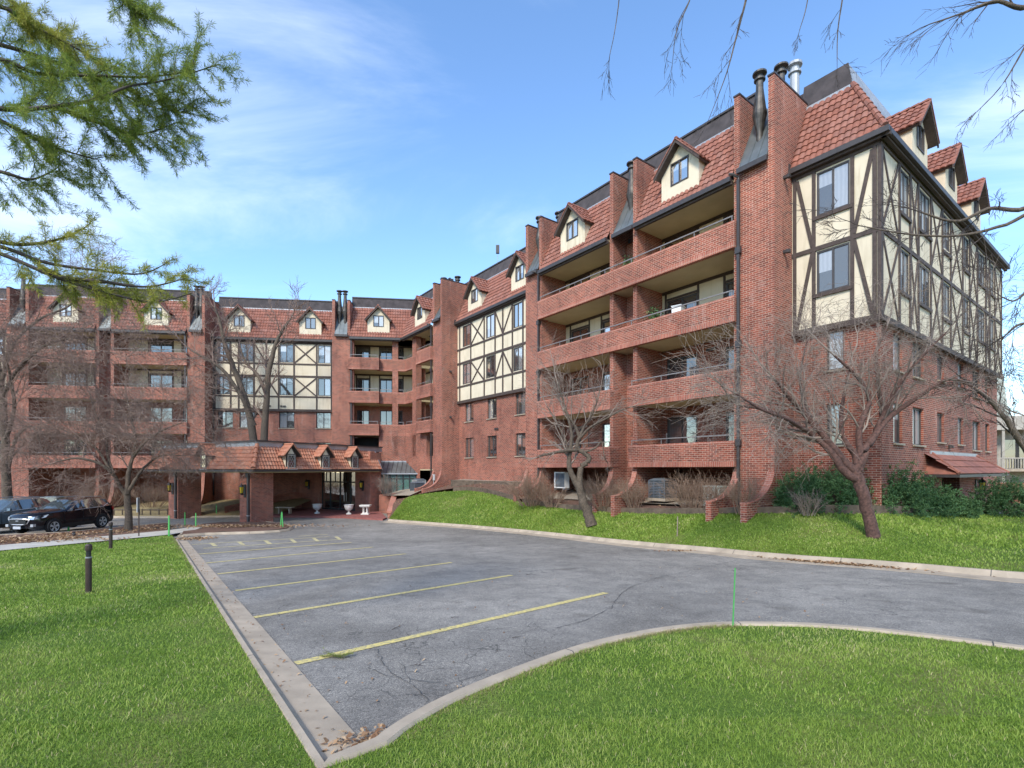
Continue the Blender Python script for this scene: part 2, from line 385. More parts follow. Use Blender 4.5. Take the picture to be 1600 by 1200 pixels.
base = MB(); base.face([(-900,-900,-4.6),(900,-900,-4.6),(900,1500,-4.6),(-900,1500,-4.6)], 'drygrass')
base.build('ground')['kind'] = 'structure'
road = sheet('road', [(-70,-6),(40,-6),(40,14),(12,20),(-2,44),(-14,47),(-70,50)], 'asphalt', zr, 1.6); tag(road, kind='structure')

def kerb(name, inner, outer, h, gutter=None, zf=zr, m='concrete'):
    """inner = road side, outer = lawn side; rounded top edge"""
    # contraction joints every ~3 m
    I2, O2, J, run = [inner[0]], [outer[0]], [False], 0.0
    for i in range(len(inner)-1):
        a0, a1, c0, c1 = Vector(inner[i]), Vector(inner[i+1]), Vector(outer[i]), Vector(outer[i+1]); L_ = (a1-a0).length; d = 2.9-run
        while d < L_-.03:
            for e_, jj in ((d, True), (d+.016, False)):
                t = e_/L_; I2.append(tuple(a0.lerp(a1, t))); O2.append(tuple(c0.lerp(c1, t))); J[-1] = J[-1]; J.append(jj)
            d += 2.9
        run = (run+L_) % 2.9; I2.append(inner[i+1]); O2.append(outer[i+1]); J.append(False)
    if len(gutter or []) == len(inner) or not gutter: gi = inner
    inner_o = inner; inner, outer = I2, O2
    b = MB(); n = len(inner)
    for i in range(n-1):
        ring = []
        for k in (i, i+1):
            a = Vector(inner[k]); c = Vector(outer[k]); z = zf(*a)
            p = a.lerp(c, .52); q = a.lerp(c, .92); a2 = a.lerp(c, .34)
            ring.append([(a.x, a.y, z-.05), (a.x, a.y, z+.03), (a2.x, a2.y, z+h*.7), (p.x, p.y, z+h), (q.x, q.y, z+h), (c.x, c.y, z+h*.8), (c.x, c.y, z-.1)])
        for j in range(6): b.face([ring[0][j], ring[1][j], ring[1][j+1], ring[0][j+1]], 'crack' if J[i] else m)
    for k, rev in ((0, 1), (n-1, 0)):
        a = Vector(inner[k]); c = Vector(outer[k]); z = zf(*a)
        b.face([(a.x,a.y,z-.05),(c.x,c.y,z-.05),(c.x,c.y,z+h*.8),(a.x,a.y,z+h*.8)], m)
    if gutter:
        for i in range(len(gutter)-1):
            g0, g1, a0, a1 = gutter[i], gutter[i+1], inner_o[i], inner_o[i+1]
            b.face([(*g0, zf(*g0)+.012), (*g1, zf(*g1)+.012), (*a1, zf(*a1)+.03), (*a0, zf(*a0)+.03)], m)
            b.face([(*g0, zf(*g0)-.05), (*g1, zf(*g1)-.05), (*g1, zf(*g1)+.012), (*g0, zf(*g0)+.012)], m)
    o = b.build(name, smooth=False); o['kind'] = 'structure'; return o
KH = .095
# left kerb of the stalls
Q0 = Vector(gp(572, 1168)[:2]); Q1 = Vector(gp(292, 845)[:2]); qd = (Q1-Q0).normalized(); qn = Vector((-qd.y, qd.x))   # qn points to the lawn side
if qn.x > 0: qn = -qn
QL = (Q1-Q0).length
line = [Q0+qd*(k*QL/14) for k in range(-1, 15)]; line[0] = Q0-qd*.28
gut = [tuple(p) for p in line]; kin = [tuple(p+qn*.29) for p in line]; kout = [tuple(p+qn*.42) for p in line]
kerb('kerb', kin, kout, KH, gut)
# front kerb
fin = [gp(*p)[:2] for p in [(566,1172),(600,1145),(680,1100),(790,1055),(900,1015),(1000,993),(1075,983),(1140,980),(1250,981.5),(1337,988),(1447,1000),(1600,1021)]]
fin = smooth_line(fin, 2)+[(8.5,4.0),(11.5,2.2),(16,.2),(30,-5)]
kin0 = Vector(kin[0]); fin = [tuple(gp(528,1192)[:2])]+fin[1:]
fout = offset_line(fin, -.25); fout[0] = tuple(Vector(fin[0])+Vector((-.02,-.24)))
kerb('kerb', fin, fout, .125)
# right kerb along the drive
kpx = [(605,815),(672,820),(750,826),(850,836),(1000,854),(1100,862),(1206,874),(1400,888),(1574,905)]
K = smooth_line([gp(*p)[:2] for p in kpx], 1)+[(14,8.3),(20,4.5),(32,-3)]
Kout = offset_line(K, .2) if True else K
kerb('kerb', K, Kout, .15, offset_line(K, -.5))
Ko2 = [Vector(p) for p in Kout]
# ---- right lawn: ruled strip from kerb to bed edge
def polyat(pts, f):
    L = [0]
    for a, b in zip(pts[:-1], pts[1:]): L.append(L[-1]+(Vector(b[:2])-Vector(a[:2])).length)
    d = f*L[-1]
    for i in range(len(L)-1):
        if d <= L[i+1]+1e-9: return Vector(pts[i]).lerp(Vector(pts[i+1]), (d-L[i])/max(1e-9, L[i+1]-L[i]))
    return Vector(pts[-1])
Kc = [(K_[0], K_[1], zr(K_[0], K_[1])+.12) for K_ in Kout]
Kl = [Vector(p) for p in Kc]
U = [(-8.1,33.7,-3.30),(-7.7,34.3,-2.55),(-6.9,35.0,-1.85),(-3.6,35.0,-1.5),(-1.5,32.0,-1.55),(.3,28.6,-1.85),(2.3,25.7,-2.0),(5.0,21.9,-1.92),(7.0,18.7,-1.68),(8.6,17.1,-1.52),(11.6,16.4,-1.47),(17.3,19.5,-1.78),(22,21.5,-1.95),(40,24,-2.2)]
# matching kerb parameter for each U point (same index)
KU = [(605,814),(625,816),(672,820),(750,826),(800,831),(870,838),(940,846),(1050,859),(1180,872),(1300,881),(1420,890),(1574,905)]
KP = [gp(*p)[:2] for p in KU]+[(14,8.3),(20,4.5)]
def near_on(pts, p):
    best = None; p = Vector(p)
    for a, b in zip(pts[:-1], pts[1:]):
        a = Vector(a[:2]); b = Vector(b[:2]); ab = b-a; t = max(0, min(1, (p-a).dot(ab)/ab.length_squared)); q = a+ab*t
        if best is None or (q-p).length < best[0]: best = ((q-p).length, q)
    return best[1]
KP = [near_on(Kout, p) for p in KP]; KP = [(p.x, p.y, zr(p.x, p.y)+.11) for p in KP]
def dense(pts, n=6):
    out = []
    P_ = [Vector(p) for p in pts]
    for i in range(len(P_)-1):
        p0, p1, p2, p3 = P_[max(i-1,0)], P_[i], P_[i+1], P_[min(i+2,len(P_)-1)]
        for k in range(n):
            t = k/n; out.append(.5*((2*p1)+(p2-p0)*t+(2*p0-5*p1+4*p2-p3)*t*t+(3*p1-p0-3*p2+p3)*t**3))
    out.append(P_[-1]); return out
def lerpdense(pts, n=6):
    P_ = [Vector(p) for p in pts]; return [P_[i].lerp(P_[i+1], k/n) for i in range(len(P_)-1) for k in range(n)]+[P_[-1]]
KD = dense(KP, 6); UD = dense(U, 6)
KD = [Vector((q.x, q.y, zr(q.x, q.y)+.11)) for q in (near_on(Kout, (p.x, p.y)) for p in KD)]
def bulge(f): return f
def strip(name, A_, B_, m, nj=10, prof=None):
    V = []; 
    for a, b in zip(A_, B_):
        for j in range(nj+1):
            f = j/nj; p = a.lerp(b, f)
            if prof: p.z = a.z+(b.z-a.z)*prof(f)
            V.append(p)
    F_ = [(i*(nj+1)+j, (i+1)*(nj+1)+j, (i+1)*(nj+1)+j+1, i*(nj+1)+j+1) for i in range(len(A_)-1) for j in range(nj)]
    o = mesh_np(name, np.array([tuple(v) for v in V]), np.array(F_), m, smooth=True); o['kind'] = 'structure'; return o
strip('lawn', KD, UD, 'turf', 10, bulge)
# planting bed behind the lawn, retained by timber sleepers
W = [(-9.3,37.5,-3.4),(-9.0,38.0,-2.4),(-7.0,38.6,-1.9),(-3.9,38.6,-.82),(.5,32.8,-.82),(2.5,31.2,-1.1),(5.5,27.2,-1.15),(8.4,23.4,-1.32),(10.0,20.6,-1.38),(10.2,18.4,-1.5),(12.6,17.5,-1.45),(20,23,-1.7),(26,28,-1.9),(45,34,-2.2)]
bedh = [0,0,.0,.22,.25,.2,.18,.2,.12,0,.25,.25,.1,0]
U2 = [(p[0], p[1], p[2]+h) for p, h in zip(U, bedh)]
U2D = dense(U2, 6); WD = dense(W, 6)
for a, b in zip(U2D, UD): a.x = b.x; a.y = b.y
strip('bed', U2D, WD, 'mulch', 8)
def sleeper_wall(name, pts, h, label, th=.16):
    b = MB()
    for p, q in zip(pts[:-1], pts[1:]):
        p = Vector(p); q = Vector(q); d = (q-p); d.z = 0; d.normalize(); n = Vector((-d.y, d.x, 0))*th
        b.hexa([p-Vector((0,0,h)), q-Vector((0,0,h)), q-Vector((0,0,h))+n, p-Vector((0,0,h))+n, p, q, q+n, p+n], 'sleeper')
    o = b.build(name); tag(o, label, 'retaining wall'); return o
up = lambda L, h: [(p[0], p[1], p[2]+h) for p in L]
sleeper_wall('sleeper_wall', up(UD[17:31], .27), .4, 'lower weathered timber edging between the sloping lawn and gravel bed left of the twisted tree')
sleeper_wall('sleeper_wall', up(UD[31:57], .24), .4, 'long low mossy timber edging behind the twisted bare tree')
sleeper_wall('sleeper_wall', up(UD[56:67], .29), .4, 'low timber edging in front of the dark green hedge')
sleeper_wall('sleeper_wall', [(-4.4,36.2,-.78),(-2.2,34.9,-.8),(.6,31.4,-.82)], .5, 'upper weathered timber edging below the brick wall beside the tall pilaster')
strip('gravel_bed', [Vector(p) for p in [(-4.3,36.4,-.8),(-2.1,35.1,-.8),(.7,31.6,-.8)]], [Vector(p) for p in [(-3.2,38.4,-.72),(-1,35.6,-.74),(2.2,31.4,-.74)]], 'gravel', 2)
strip('gravel_bed', [Vector(p) for p in [(1.0,28.8,-1.62),(3.0,26.4,-1.57),(5.4,23.2,-1.53),(7.5,20,-1.44)]], [Vector(p) for p in [(3.5,29,-1.2),(5.0,27.0,-1.2),(7.0,24.2,-1.3),(9,21,-1.38)]], 'gravel', 2)

# left lawn, front lawn
zl = lambda x, y: zr(x, y)+.085
sw_n = [gp(-500,905)[:2], gp(0,866)[:2], gp(120,854)[:2], gp(268,839)[:2]]
lawnL = [tuple(p) for p in kout]+[sw_n[3], sw_n[2], sw_n[1], sw_n[0], (-60,10), (-40,-4), (-1.2,-4), (-.9,2.2)]
lawnL = [tuple(p) for p in kout[::1]]+[tuple(sw_n[3]), tuple(sw_n[2]), tuple(sw_n[1]), tuple(sw_n[0]), (-45,-3), (-.7,-3), (-.8,2.6)]
tag(sheet('lawn', lawnL, 'turf', zl, .8), kind='structure')
lawnF = [tuple(p) for p in fout]+[(30,-6),(-.68,-6),(-.7,2.5)]
lawnF = [(-.72,-3.0)]+[(-.74,2.58)]+[tuple(p) for p in fout]+[(29,-6),(-.7,-6)]
tag(sheet('lawn', lawnF, 'turf', zl, .8), kind='structure')
# sidewalk left, mulch strip
sw_f = [gp(-500,893)[:2], gp(0,857)[:2], gp(120,846)[:2], gp(264,832)[:2], gp(330,822)[:2]]
walk = sw_n[:3]+[sw_n[3]]+[gp(300,833)[:2]]+[sw_f[4]]+[sw_f[3], sw_f[2], sw_f[1], sw_f[0]]
tag(sheet('path', walk, 'walkway', lambda x, y: zr(x, y)+.125, 1.5), kind='structure')
lot = [gp(-500,860)[:2], gp(0,839)[:2], gp(90,835)[:2], gp(180,827)[:2], gp(262,819)[:2]]
mz = lambda x, y: zr(x, y)+.10
tag(sheet('mulch_bed', sw_f[:4]+lot[::-1], 'mulch', mz, 1.0), kind='structure')
le = lot; kerb('kerb', resample(le, 2), offset_line(resample(le, 2), -.18), .13)
ms = MB(); a_ = [gp(95,843), gp(180,835), gp(262,826)]
for p, q in zip(a_[:-1], a_[1:]):
    p = Vector(p); q = Vector(q); n = Vector((.12,.3,0)); z = Vector((0,0,.13)); ms.hexa([p, q, q+n, p+n, p+z, q+z, q+n+z, p+n+z], 'concrete')
ms.build('kerb')['kind'] = 'structure'
# island under the canopy pillar
isl = smooth_line([gp(*p)[:2] for p in [(284,839),(330,835.5),(400,834),(445,831),(456,825),(440,820),(400,816),(330,820),(290,828),(284,839)]], 1)[:-1]
tag(sheet('island', isl, 'mulch', lambda x, y: zr(x, y)+.12+.04*math.sin(x*3), .7), kind='structure')
isl_c = isl+[isl[0]]; io = offset_line(isl_c, -.16); kerb('kerb', io, isl_c, .12)
# dry bank in front of the left and centre wing
bl = [(-75,38.5,-3.45),(-40,36.6,-3.45),(-30,35.6,-3.42),(-24,35.4,-3.42),(-19.5,36.2,-3.42),(-17.5,37.0,-3.42)]
bu = [(-75,48,-2.8),(-41,44.9,-2.7),(-30,43.6,-2.7),(-25,43.6,-2.45),(-20,44.2,-2.2),(-16.5,44.8,-2.2)]
strip('bank', [Vector(p) for p in bl], [Vector(p) for p in bu], 'drygrass', 8)
kl = [p[:2] for p in bl]; kerb('kerb', kl, offset_line(kl, .2), .12)
# entrance paving
pv = [PZ(px, z, 0)[:2] for px, z in ((425,36.0),(480,35.7),(540,35.2),(598,33.6),(604,34.6),(594,39.8),(425,44.5))]
tag(sheet('paving', pv, 'paver', lambda x, y: -3.45+.13, 1.2), kind='structure')
pk = MB()
for p, q in zip(pv[:4], pv[1:5]): pk.face([(*p,-3.5),(*q,-3.5),(*q,-3.321),(*p,-3.321)], 'paver')
pk.build('paving_edge')['kind'] = 'structure'

# ---- parking lines
def paint(pairs, name, wd=.10, m='yellow_paint', n=12):
    b = MB()
    for (p, q) in pairs:
        p = Vector(p[:2]); q = Vector(q[:2]); d = (q-p).normalized(); nn = Vector((-d.y, d.x))*wd/2
        for k in range(n):
            a = p.lerp(q, k/n); c = p.lerp(q, (k+1)/n); pts = [a-nn, c-nn, c+nn, a+nn]
            b.face([(v.x, v.y, zr(v.x, v.y)+.006) for v in pts], m)
    o = b.build(name); o['kind'] = 'structure'; return o
LP = [(462,1037,947,926.5),(397,965,799,899),(368,923,706,879),(340,897,634,865.5),(322,880,582,855)]
paint([(gp(a,b), gp(c,d)) for a, b, c, d in LP], 'parking_lines', .135)
paint([(gp(310,866), gp(549,847.5))], 'parking_lines', .15)
paint([(gp(300,851), gp(515,838.5)), (gp(318,857), gp(530,843))]+[(gp(a,b), gp(a+7,b+5)) for a, b in ((330,848.5),(373,846.5),(415,845),(455,843),(490,841),(525,838.5))]+[(gp(465,838), gp(512,835))], 'parking_lines', .15, 'yellow_faded')
# ---------------- the apartment building ----------------
T = [None, 1.07, 3.77, 6.52, 9.33]      # parapet tops
Bt = [None, .09, 2.83, 5.55, 8.33]      # parapet undersides
ZE = 11.05; ZT = 13.9; ZD = 14.85; ZF = 14.1
BLD = thing('apartment_building', 'long brick apartment block with half timbered bays, terracotta mansard roof and stacked balconies', 'building', (0, 35, 0))
RL = Vector((0, 35, 0))
class PB(MB):
    """mesh part of the building: world coordinates shifted to the building origin"""
    def build(s, name, parent=None, **k):
        s.v = [(x-RL.x, y-RL.y, z-RL.z) for x, y, z in s.v]
        o = super().build(name, parent or BLD, **k); return o
def wallholes(b, F, s0, s1, z0, z1, o, m, holes=(), depth=.14, face_o=True, m_rev=None):
    ss = sorted({s0, s1, *[h[0] for h in holes], *[h[1] for h in holes]}); zs = sorted({z0, z1, *[h[2] for h in holes], *[h[3] for h in holes]})
    ss = [x for x in ss if s0 <= x <= s1]; zs = [x for x in zs if z0 <= x <= z1]
    for a, c in zip(ss[:-1], ss[1:]):
        for d, e in zip(zs[:-1], zs[1:]):
            if any(h[0] <= (a+c)/2 <= h[1] and h[2] <= (d+e)/2 <= h[3] for h in holes): continue
            b.face([F(a,o,d),F(c,o,d),F(c,o,e),F(a,o,e)], m)
    for h in holes:
        a, c, d, e = h; q = m_rev or m
        b.face([F(a,o,d),F(a,o+depth,d),F(a,o+depth,e),F(a,o,e)], q); b.face([F(c,o,d),F(c,o+depth,d),F(c,o+depth,e),F(c,o,e)], q)
        b.face([F(a,o,d),F(c,o,d),F(c,o+depth,d),F(a,o+depth,d)], q); b.face([F(a,o,e),F(c,o,e),F(c,o+depth,e),F(a,o+depth,e)], q)
GL = ['glass_dark', 'glass_mid', 'glass_pale', 'glass_blind_sky']
def window(F, a, c, d, e, o, name='window', panes=2, glass=None, fw=.055, proud=.0, parent=None, sill=False, door=False):
    """frame with mullions set in the opening; the panes are a child"""
    if a > c: a, c = c, a
    b = PB(); o0 = o-proud; o1 = o+.07
    b.box(F, a, a+fw, o0, o1, d, e, 'frame'); b.box(F, c-fw, c, o0, o1, d, e, 'frame')
    b.box(F, a+fw, c-fw, o0+.001, o1, d, d+fw, 'frame'); b.box(F, a+fw, c-fw, o0+.001, o1, e-fw, e, 'frame')
    if panes > 1:
        for k in range(1, panes):
            x = a+(c-a)*k/panes; b.box(F, x-.03, x+.03, o0+.003, o1, d+fw, e-fw, 'frame')
    if sill: b.box(F, a-.04, c+.04, o-.17, o-.10, d-.06, d-.003, 'concrete')
    w_ = b.build(name, parent)
    g = PB(); xs = [a+fw+(c-a-2*fw)*k/panes for k in range(panes+1)]
    for k in range(panes):
        gm = glass or rng.choice(GL, p=[.3,.3,.25,.15])
        oo = o+.035+.012*(k % 2)
        sp = rng.random()
        if not door and sp < .35 and gm != 'glass_dark':   # blind drawn part-way
            zz = e-fw-(e-d)*rng.uniform(.25,.6)
            g.face([F(xs[k],oo,d+fw),F(xs[k+1],oo,d+fw),F(xs[k+1],oo,zz),F(xs[k],oo,zz)], 'glass_dark')
            g.face([F(xs[k],oo,zz),F(xs[k+1],oo,zz),F(xs[k+1],oo,e-fw),F(xs[k],oo,e-fw)], gm)
        else: g.face([F(xs[k],oo,d+fw),F(xs[k+1],oo,d+fw),F(xs[k+1],oo,e-fw),F(xs[k],oo,e-fw)], gm)
    for f in range(0): pass
    g.build('pane', w_)
    return w_
def bar(b, F, s0, z0, s1, z1, wd, o0, o1, m='timber'):
    d = Vector((s1-s0, z1-z0)).normalized(); n = Vector((-d.y, d.x))*wd/2
    q = [(s0-n.x, z0-n.y), (s1-n.x, z1-n.y), (s1+n.x, z1+n.y), (s0+n.x, z0+n.y)]
    b.hexa([F(s, o1, z) for s, z in q]+[F(s, o0, z) for s, z in q], m)
def tile_patch(O, ud, vd, wdt, hgt, clips=(), pitch=.215, row=.31, amp=.026, step=.042, m='tile', off=0.0):
    """corrugated clay tile surface: O corner (world), ud along the eave, vd up the slope"""
    O = Vector(O); ud = Vector(ud).normalized(); vd = Vector(vd).normalized(); n = ud.cross(vd)
    if n.z < 0: n = -n
    nu = max(2, int(round(wdt/pitch))); sub = 6; nr = max(1, int(round(hgt/row))); rh = hgt/nr; pw = wdt/nu
    us = np.arange(nu*sub+1)/sub; prof = np.array([amp*max(0, math.sin(math.pi*((x+off) % 1)))**.8*1.6-amp*.3 for x in us])
    V = []; UV = []; Fs = []
    uu = us*pw
    for r in range(nr):
        for (vv, h) in ((r*rh, 0.0), (r*rh, step), ((r+1)*rh+.002, .004)):
            P = np.outer(np.ones(len(uu)), np.array(O))+np.outer(uu, np.array(ud))+vv*np.array(vd)+np.outer(prof*(1 if h > 0 or vv > r*rh else .6)+h, np.array(n))
            V.append(P); UV.append(np.stack([uu+.01, np.full(len(uu), (r+.5)*row)], 1))
    L = len(uu)
    for r in range(nr):
        for k in (0, 1):
            a = (3*r+k)*L+np.arange(L-1); Fs.append(np.stack([a, a+1, a+1+L, a+L], 1))
    V = np.concatenate(V); UV = np.concatenate(UV); Fs = np.concatenate(Fs)
    me = bpy.data.meshes.new('tmp'); V = V-np.array(RL)
    me.from_pydata(V.tolist(), [], Fs.tolist()); l = me.uv_layers.new(name='UVMap'); l.data.foreach_set('uv', UV[Fs.ravel()].astype(np.float32).ravel())
    bm = bmesh.new(); bm.from_mesh(me)
    for (pt, no) in clips:
        bmesh.ops.bisect_plane(bm, geom=bm.verts[:]+bm.edges[:]+bm.faces[:], plane_co=Vector(pt)-RL, plane_no=Vector(no), clear_outer=True)
    bm.to_mesh(me); bm.free(); me.materials.append(M[m])
    return me
def join_meshes(name, mes, parent, extra=None, root=None):
    """several tile patches (and an optional MB) become ONE mesh object"""
    bm = bmesh.new(); mats = []
    for me in mes+([extra] if extra else []):
        k0 = len(mats)
        for mm in me.materials: mats.append(mm)
        n0 = len(bm.faces); bm.from_mesh(me); bm.faces.ensure_lookup_table()
        for f in bm.faces[n0:]: f.material_index += k0
    me = bpy.data.meshes.new(name); bm.to_mesh(me); bm.free()
    for mm in mats: me.materials.append(mm)
    o = bpy.data.objects.new(name, me); COL.objects.link(o); o.parent = parent; return o
def V3(*a): return Vector(a)
def tile_roof(F, s0, s1, oe, name='roof', z0=ZE, z1=ZT, clips=(), parent=None, m='tile'):
    A_ = V3(*F(s0, oe, z0)); B_ = V3(*F(s1, oe, z0)); C_ = V3(*F(s0, oe+1.4, z1))
    me = tile_patch(A_, B_-A_, C_-A_, (B_-A_).length, (C_-A_).length, clips, m=m)
    return join_meshes(name, [me], parent or BLD)
def dormer(F, sc, oe, wd=1.8, zb=11.42, ze=12.66, za=13.62, of=.2, glass='glass_blind_sky', small=False):  # whitish default pane colour stands in for pale sky reflected in dormer glass
    """stucco gable with window, cheeks and its own tiled roof"""
    o = oe+of; ot = lambda z: oe+1.4*(z-ZE)/(ZT-ZE)
    b = PB(); h = wd/2
    ww, w0, w1 = .43, 12.0, 12.95
    # gable front around the window opening
    P = lambda s, z, oo=o: F(sc+s, oo, z)
    b.face([P(-h,zb),P(-ww,zb),P(-ww,w0),P(-h,w0)],'stucco'); b.face([P(-ww,zb),P(ww,zb),P(ww,w0),P(-ww,w0)],'stucco'); b.face([P(ww,zb),P(h,zb),P(h,w0),P(ww,w0)],'stucco')
    b.face([P(-h,w0),P(-ww,w0),P(-ww,w1),P(-h,ze)],'stucco'); b.face([P(ww,w0),P(h,w0),P(h,ze),P(ww,w1)],'stucco')
    b.face([P(-h,ze),P(-ww,w1),P(ww,w1),P(h,ze),P(0,za)],'stucco')
    for s in (-h, h): b.face([P(s,zb,o),P(s,zb,max(ot(zb),o)+.05),P(s,ze,ot(ze)+.1),P(s,ze,o)],'stucco')
    d = b.build('dormer')
    # roof slopes
    ov = .28; rz = za+.10; ez = ze-.16; hs = h+.17
    mes = []; xt = MB()
    for sg in (-1, 1):
        oend = ot(rz)+.15; L = oend-(o-ov)
        E0 = V3(*F(sc+sg*hs, o-ov, ez)); R0 = V3(*F(sc, o-ov, rz)); E1 = V3(*F(sc+sg*hs, oend, ez))
        mes.append(tile_patch(E0, E1-E0, R0-E0, L, (R0-E0).length, (), pitch=.24, row=.33))
        n = (E1-E0).cross(R0-E0).normalized()*.05
        if n.z > 0: n = -n
        R1 = V3(*F(sc, oend, rz))
        xt.hexa([v-RL for v in (E0+n*2, E1+n*2, R1+n*2, R0+n*2, E0+n*.2, E1+n*.2, R1+n*.2, R0+n*.2)], 'timber')
        # bargeboard and verge tiles
        f0 = V3(*F(sc+sg*(hs+.02), o-ov-.03, ez-.13)); f1 = V3(*F(sc, o-ov-.03, rz-.16)); u_ = V3(0,0,.15); th = V3(*F(0,.05,0))-V3(*F(0,0,0))
        xt.hexa([v-RL for v in (f0, f1, f1+th, f0+th, f0+u_, f1+u_, f1+u_+th, f0+u_+th)], 'timber')
        for k in range(5):
            p0 = f0.lerp(f1, k/5)+u_; p1 = f0.lerp(f1, (k+1)/5+.03)+u_; hh = V3(0,0,.07)
            xt.hexa([v-RL for v in (p0-th*.6, p1-th*.6, p1+th*2, p0+th*2, p0-th*.6+hh, p1-th*.6+hh*.6, p1+th*2+hh*.6, p0+th*2+hh)], 'tile')
    for k in range(int((oend-o+ov)/.3)+1):
        oo = o-ov+k*.3
        if oo+.1 > oend: break
        xt.hexa([tuple(V3(*F(sc+a, c, z))-RL) for a, c, z in ((-.09,oo,rz),(.09,oo,rz),(.09,oo+.33,rz),(-.09,oo+.33,rz),(-.05,oo,rz+.1),(.05,oo,rz+.1),(.05,oo+.33,rz+.07),(-.05,oo+.33,rz+.07))], 'tile')
    xo = xt.build('tmp_x'); xm = xo.data; bpy.data.objects.remove(xo)
    join_meshes('dormer_roof', mes, d, xm)
    window(F, sc-ww, sc+ww, w0, w1, o-.0, 'dormer_window', 2, glass, parent=d, proud=.03, fw=.05)
    return d
def gutter(F, s0, s1, oe, z=ZE):
    b = PB(); b.box(F, s0, s1, oe-.14, oe-.02, z-.2, z-.02, 'dark_metal'); b.box(F, s0, s1, oe-.02, oe+.10, z-.28, z-.06, 'timber'); b.build('gutter')
def dark_roof(F, s0, s1, ot, name='upper_roof'):
    b = PB(); b.hexa([F(s0,ot,ZT-.02),F(s1,ot,ZT-.02),F(s1,ot+.5,ZT-.02),F(s0,ot+.5,ZT-.02),F(s0,ot+.22,ZD),F(s1,ot+.22,ZD),F(s1,ot+.5,ZD),F(s0,ot+.5,ZD)], 'roof_dark')
    b.box(F, s0, s1, ot-.03, ot+.03, ZT-.06, ZT+.07, 'flashing'); b.box(F, s0, s1, ot+.15, ot+.24, ZD-.03, ZD+.05, 'dark_metal')
    b.build(name)
def fin(F, s0, s1, ground, flare=True, fz=0.05, ob=-1.2, o1=3.05, oi=3.75, R=1.9):
    """brick fin: full height slab, curved buttress foot, coping"""
    b = PB(); o0 = .25
    low = lambda s: [F(s, oi, ground-.6)]
    prof = [(oi, ground-.6)]
    if flare:
        zb = ob; prof += [(o0-R, ground-.6), (o0-R, zb)]
        n = 12
        for k in range(n+1):
            a = math.pi/2*k/n; prof.append((o0-R+R*math.sin(a)**1.0*(1) if False else o0-R+R*math.sin(a), zb+(fz-zb)*(1-math.cos(a))))
    else: prof.append((o0, ground-.6))
    prof += [(o0, ZF), (o1, ZF), (o1, ZE), (oi, ZE)]
    n = len(prof)
    # side faces split into simple pieces so the shading stays clean
    b.face([F(s0, o, z) for o, z in prof], 'brick'); b.face([F(s1, o, z) for o, z in prof][::-1], 'brick')
    for i in range(n):
        (oa, za), (ob_, zb_) = prof[i], prof[(i+1) % n]
        curved = flare and 2 <= i < 2+12
        b.face([F(s0,oa,za),F(s1,oa,za),F(s1,ob_,zb_),F(s0,ob_,zb_)], 'brick_cap' if curved else 'brick')
    if flare:   # coping slightly proud of the wall
        for i in range(2, 14):
            (oa, za), (oc, zc) = prof[i], prof[i+1]; nx = Vector((-(zc-za), oc-oa)).normalized()*.035
            b.hexa([F(s0-.02,oa,za),F(s1+.02,oa,za),F(s1+.02,oc,zc),F(s0-.02,oc,zc),F(s0-.02,oa+nx.x,za+nx.y),F(s1+.02,oa+nx.x,za+nx.y),F(s1+.02,oc+nx.x,zc+nx.y),F(s0-.02,oc+nx.x,zc+nx.y)], 'brick_cap')
    b.box(F, s0-.02, s1+.02, o0-.03, o1, ZF, ZF+.06, 'dark_metal')
    b.box(F, s1 if False else s0-.03, s0-.002, 1.3, 1.45, ZE, ZE+.2, 'dark_metal')
    return b.build('fin_wall')
def seam_roof(F, s0, s1, oe=.12, z0=11.2):
    b = PB(); o1 = oe+1.45; b.hexa([F(s0,oe,z0-.05),F(s1,oe,z0-.05),F(s1,o1,ZT-.05),F(s0,o1,ZT-.05),F(s0,oe,z0),F(s1,oe,z0),F(s1,o1,ZT),F(s0,o1,ZT)], 'seam_metal')
    n = max(2, int((s1-s0)/.3))
    for k in range(n+1):
        s = s0+.01+(s1-s0-.05)*k/n; b.hexa([F(s,oe,z0+.002),F(s+.03,oe,z0+.002),F(s+.03,o1,ZT+.002),F(s,o1,ZT+.002),F(s,oe,z0+.05),F(s+.03,oe,z0+.05),F(s+.03,o1,ZT+.05),F(s,o1,ZT+.05)], 'seam_metal')
    b.box(F, s0-.05, s1+.0, oe-.12, oe-.001, z0-.17, z0+.01, 'dark_metal')
    return b.build('metal_roof')
def flue(F, s, o=.95, z0=12.3, top=15.4, sc=1.0):
    b = PB(); c = V3(*F(s, o, 0))
    pr = [(.115,z0-.4),(.115,z0+.55),(.125,z0+.6),(.25,z0+1.15),(.255,z0+1.22),(.235,z0+1.3),(.13,top-.62),(.13,top-.35),(.2,top-.33),(.2,top-.27),(.13,top-.25),(.13,top-.15),(.25,top-.1),(.25,top-.04),(.12,top)]
    b.lathe(c, [(r*sc, z) for r, z in pr], 'flue_metal', 16); return b.build('flue', smooth=True)
def downspout(F, s, o, z0, z1, joint=()):
    b = PB(); b.box(F, s-.05, s+.05, o-.1, o-.01, z0, z1, 'dark_metal')
    for z in joint: b.box(F, s-.1, s+.1, o-.14, o-.002, z-.12, z+.12, 'dark_metal')
    b.tube([F(s,o-.05,z1-.05),F(s,o-.05,z1+.1),F(s+.14,o-.2,z1+.22),F(s+.26,o-.28,z1+.25)], .05, 'dark_metal', 8)
    b.build('downspout')
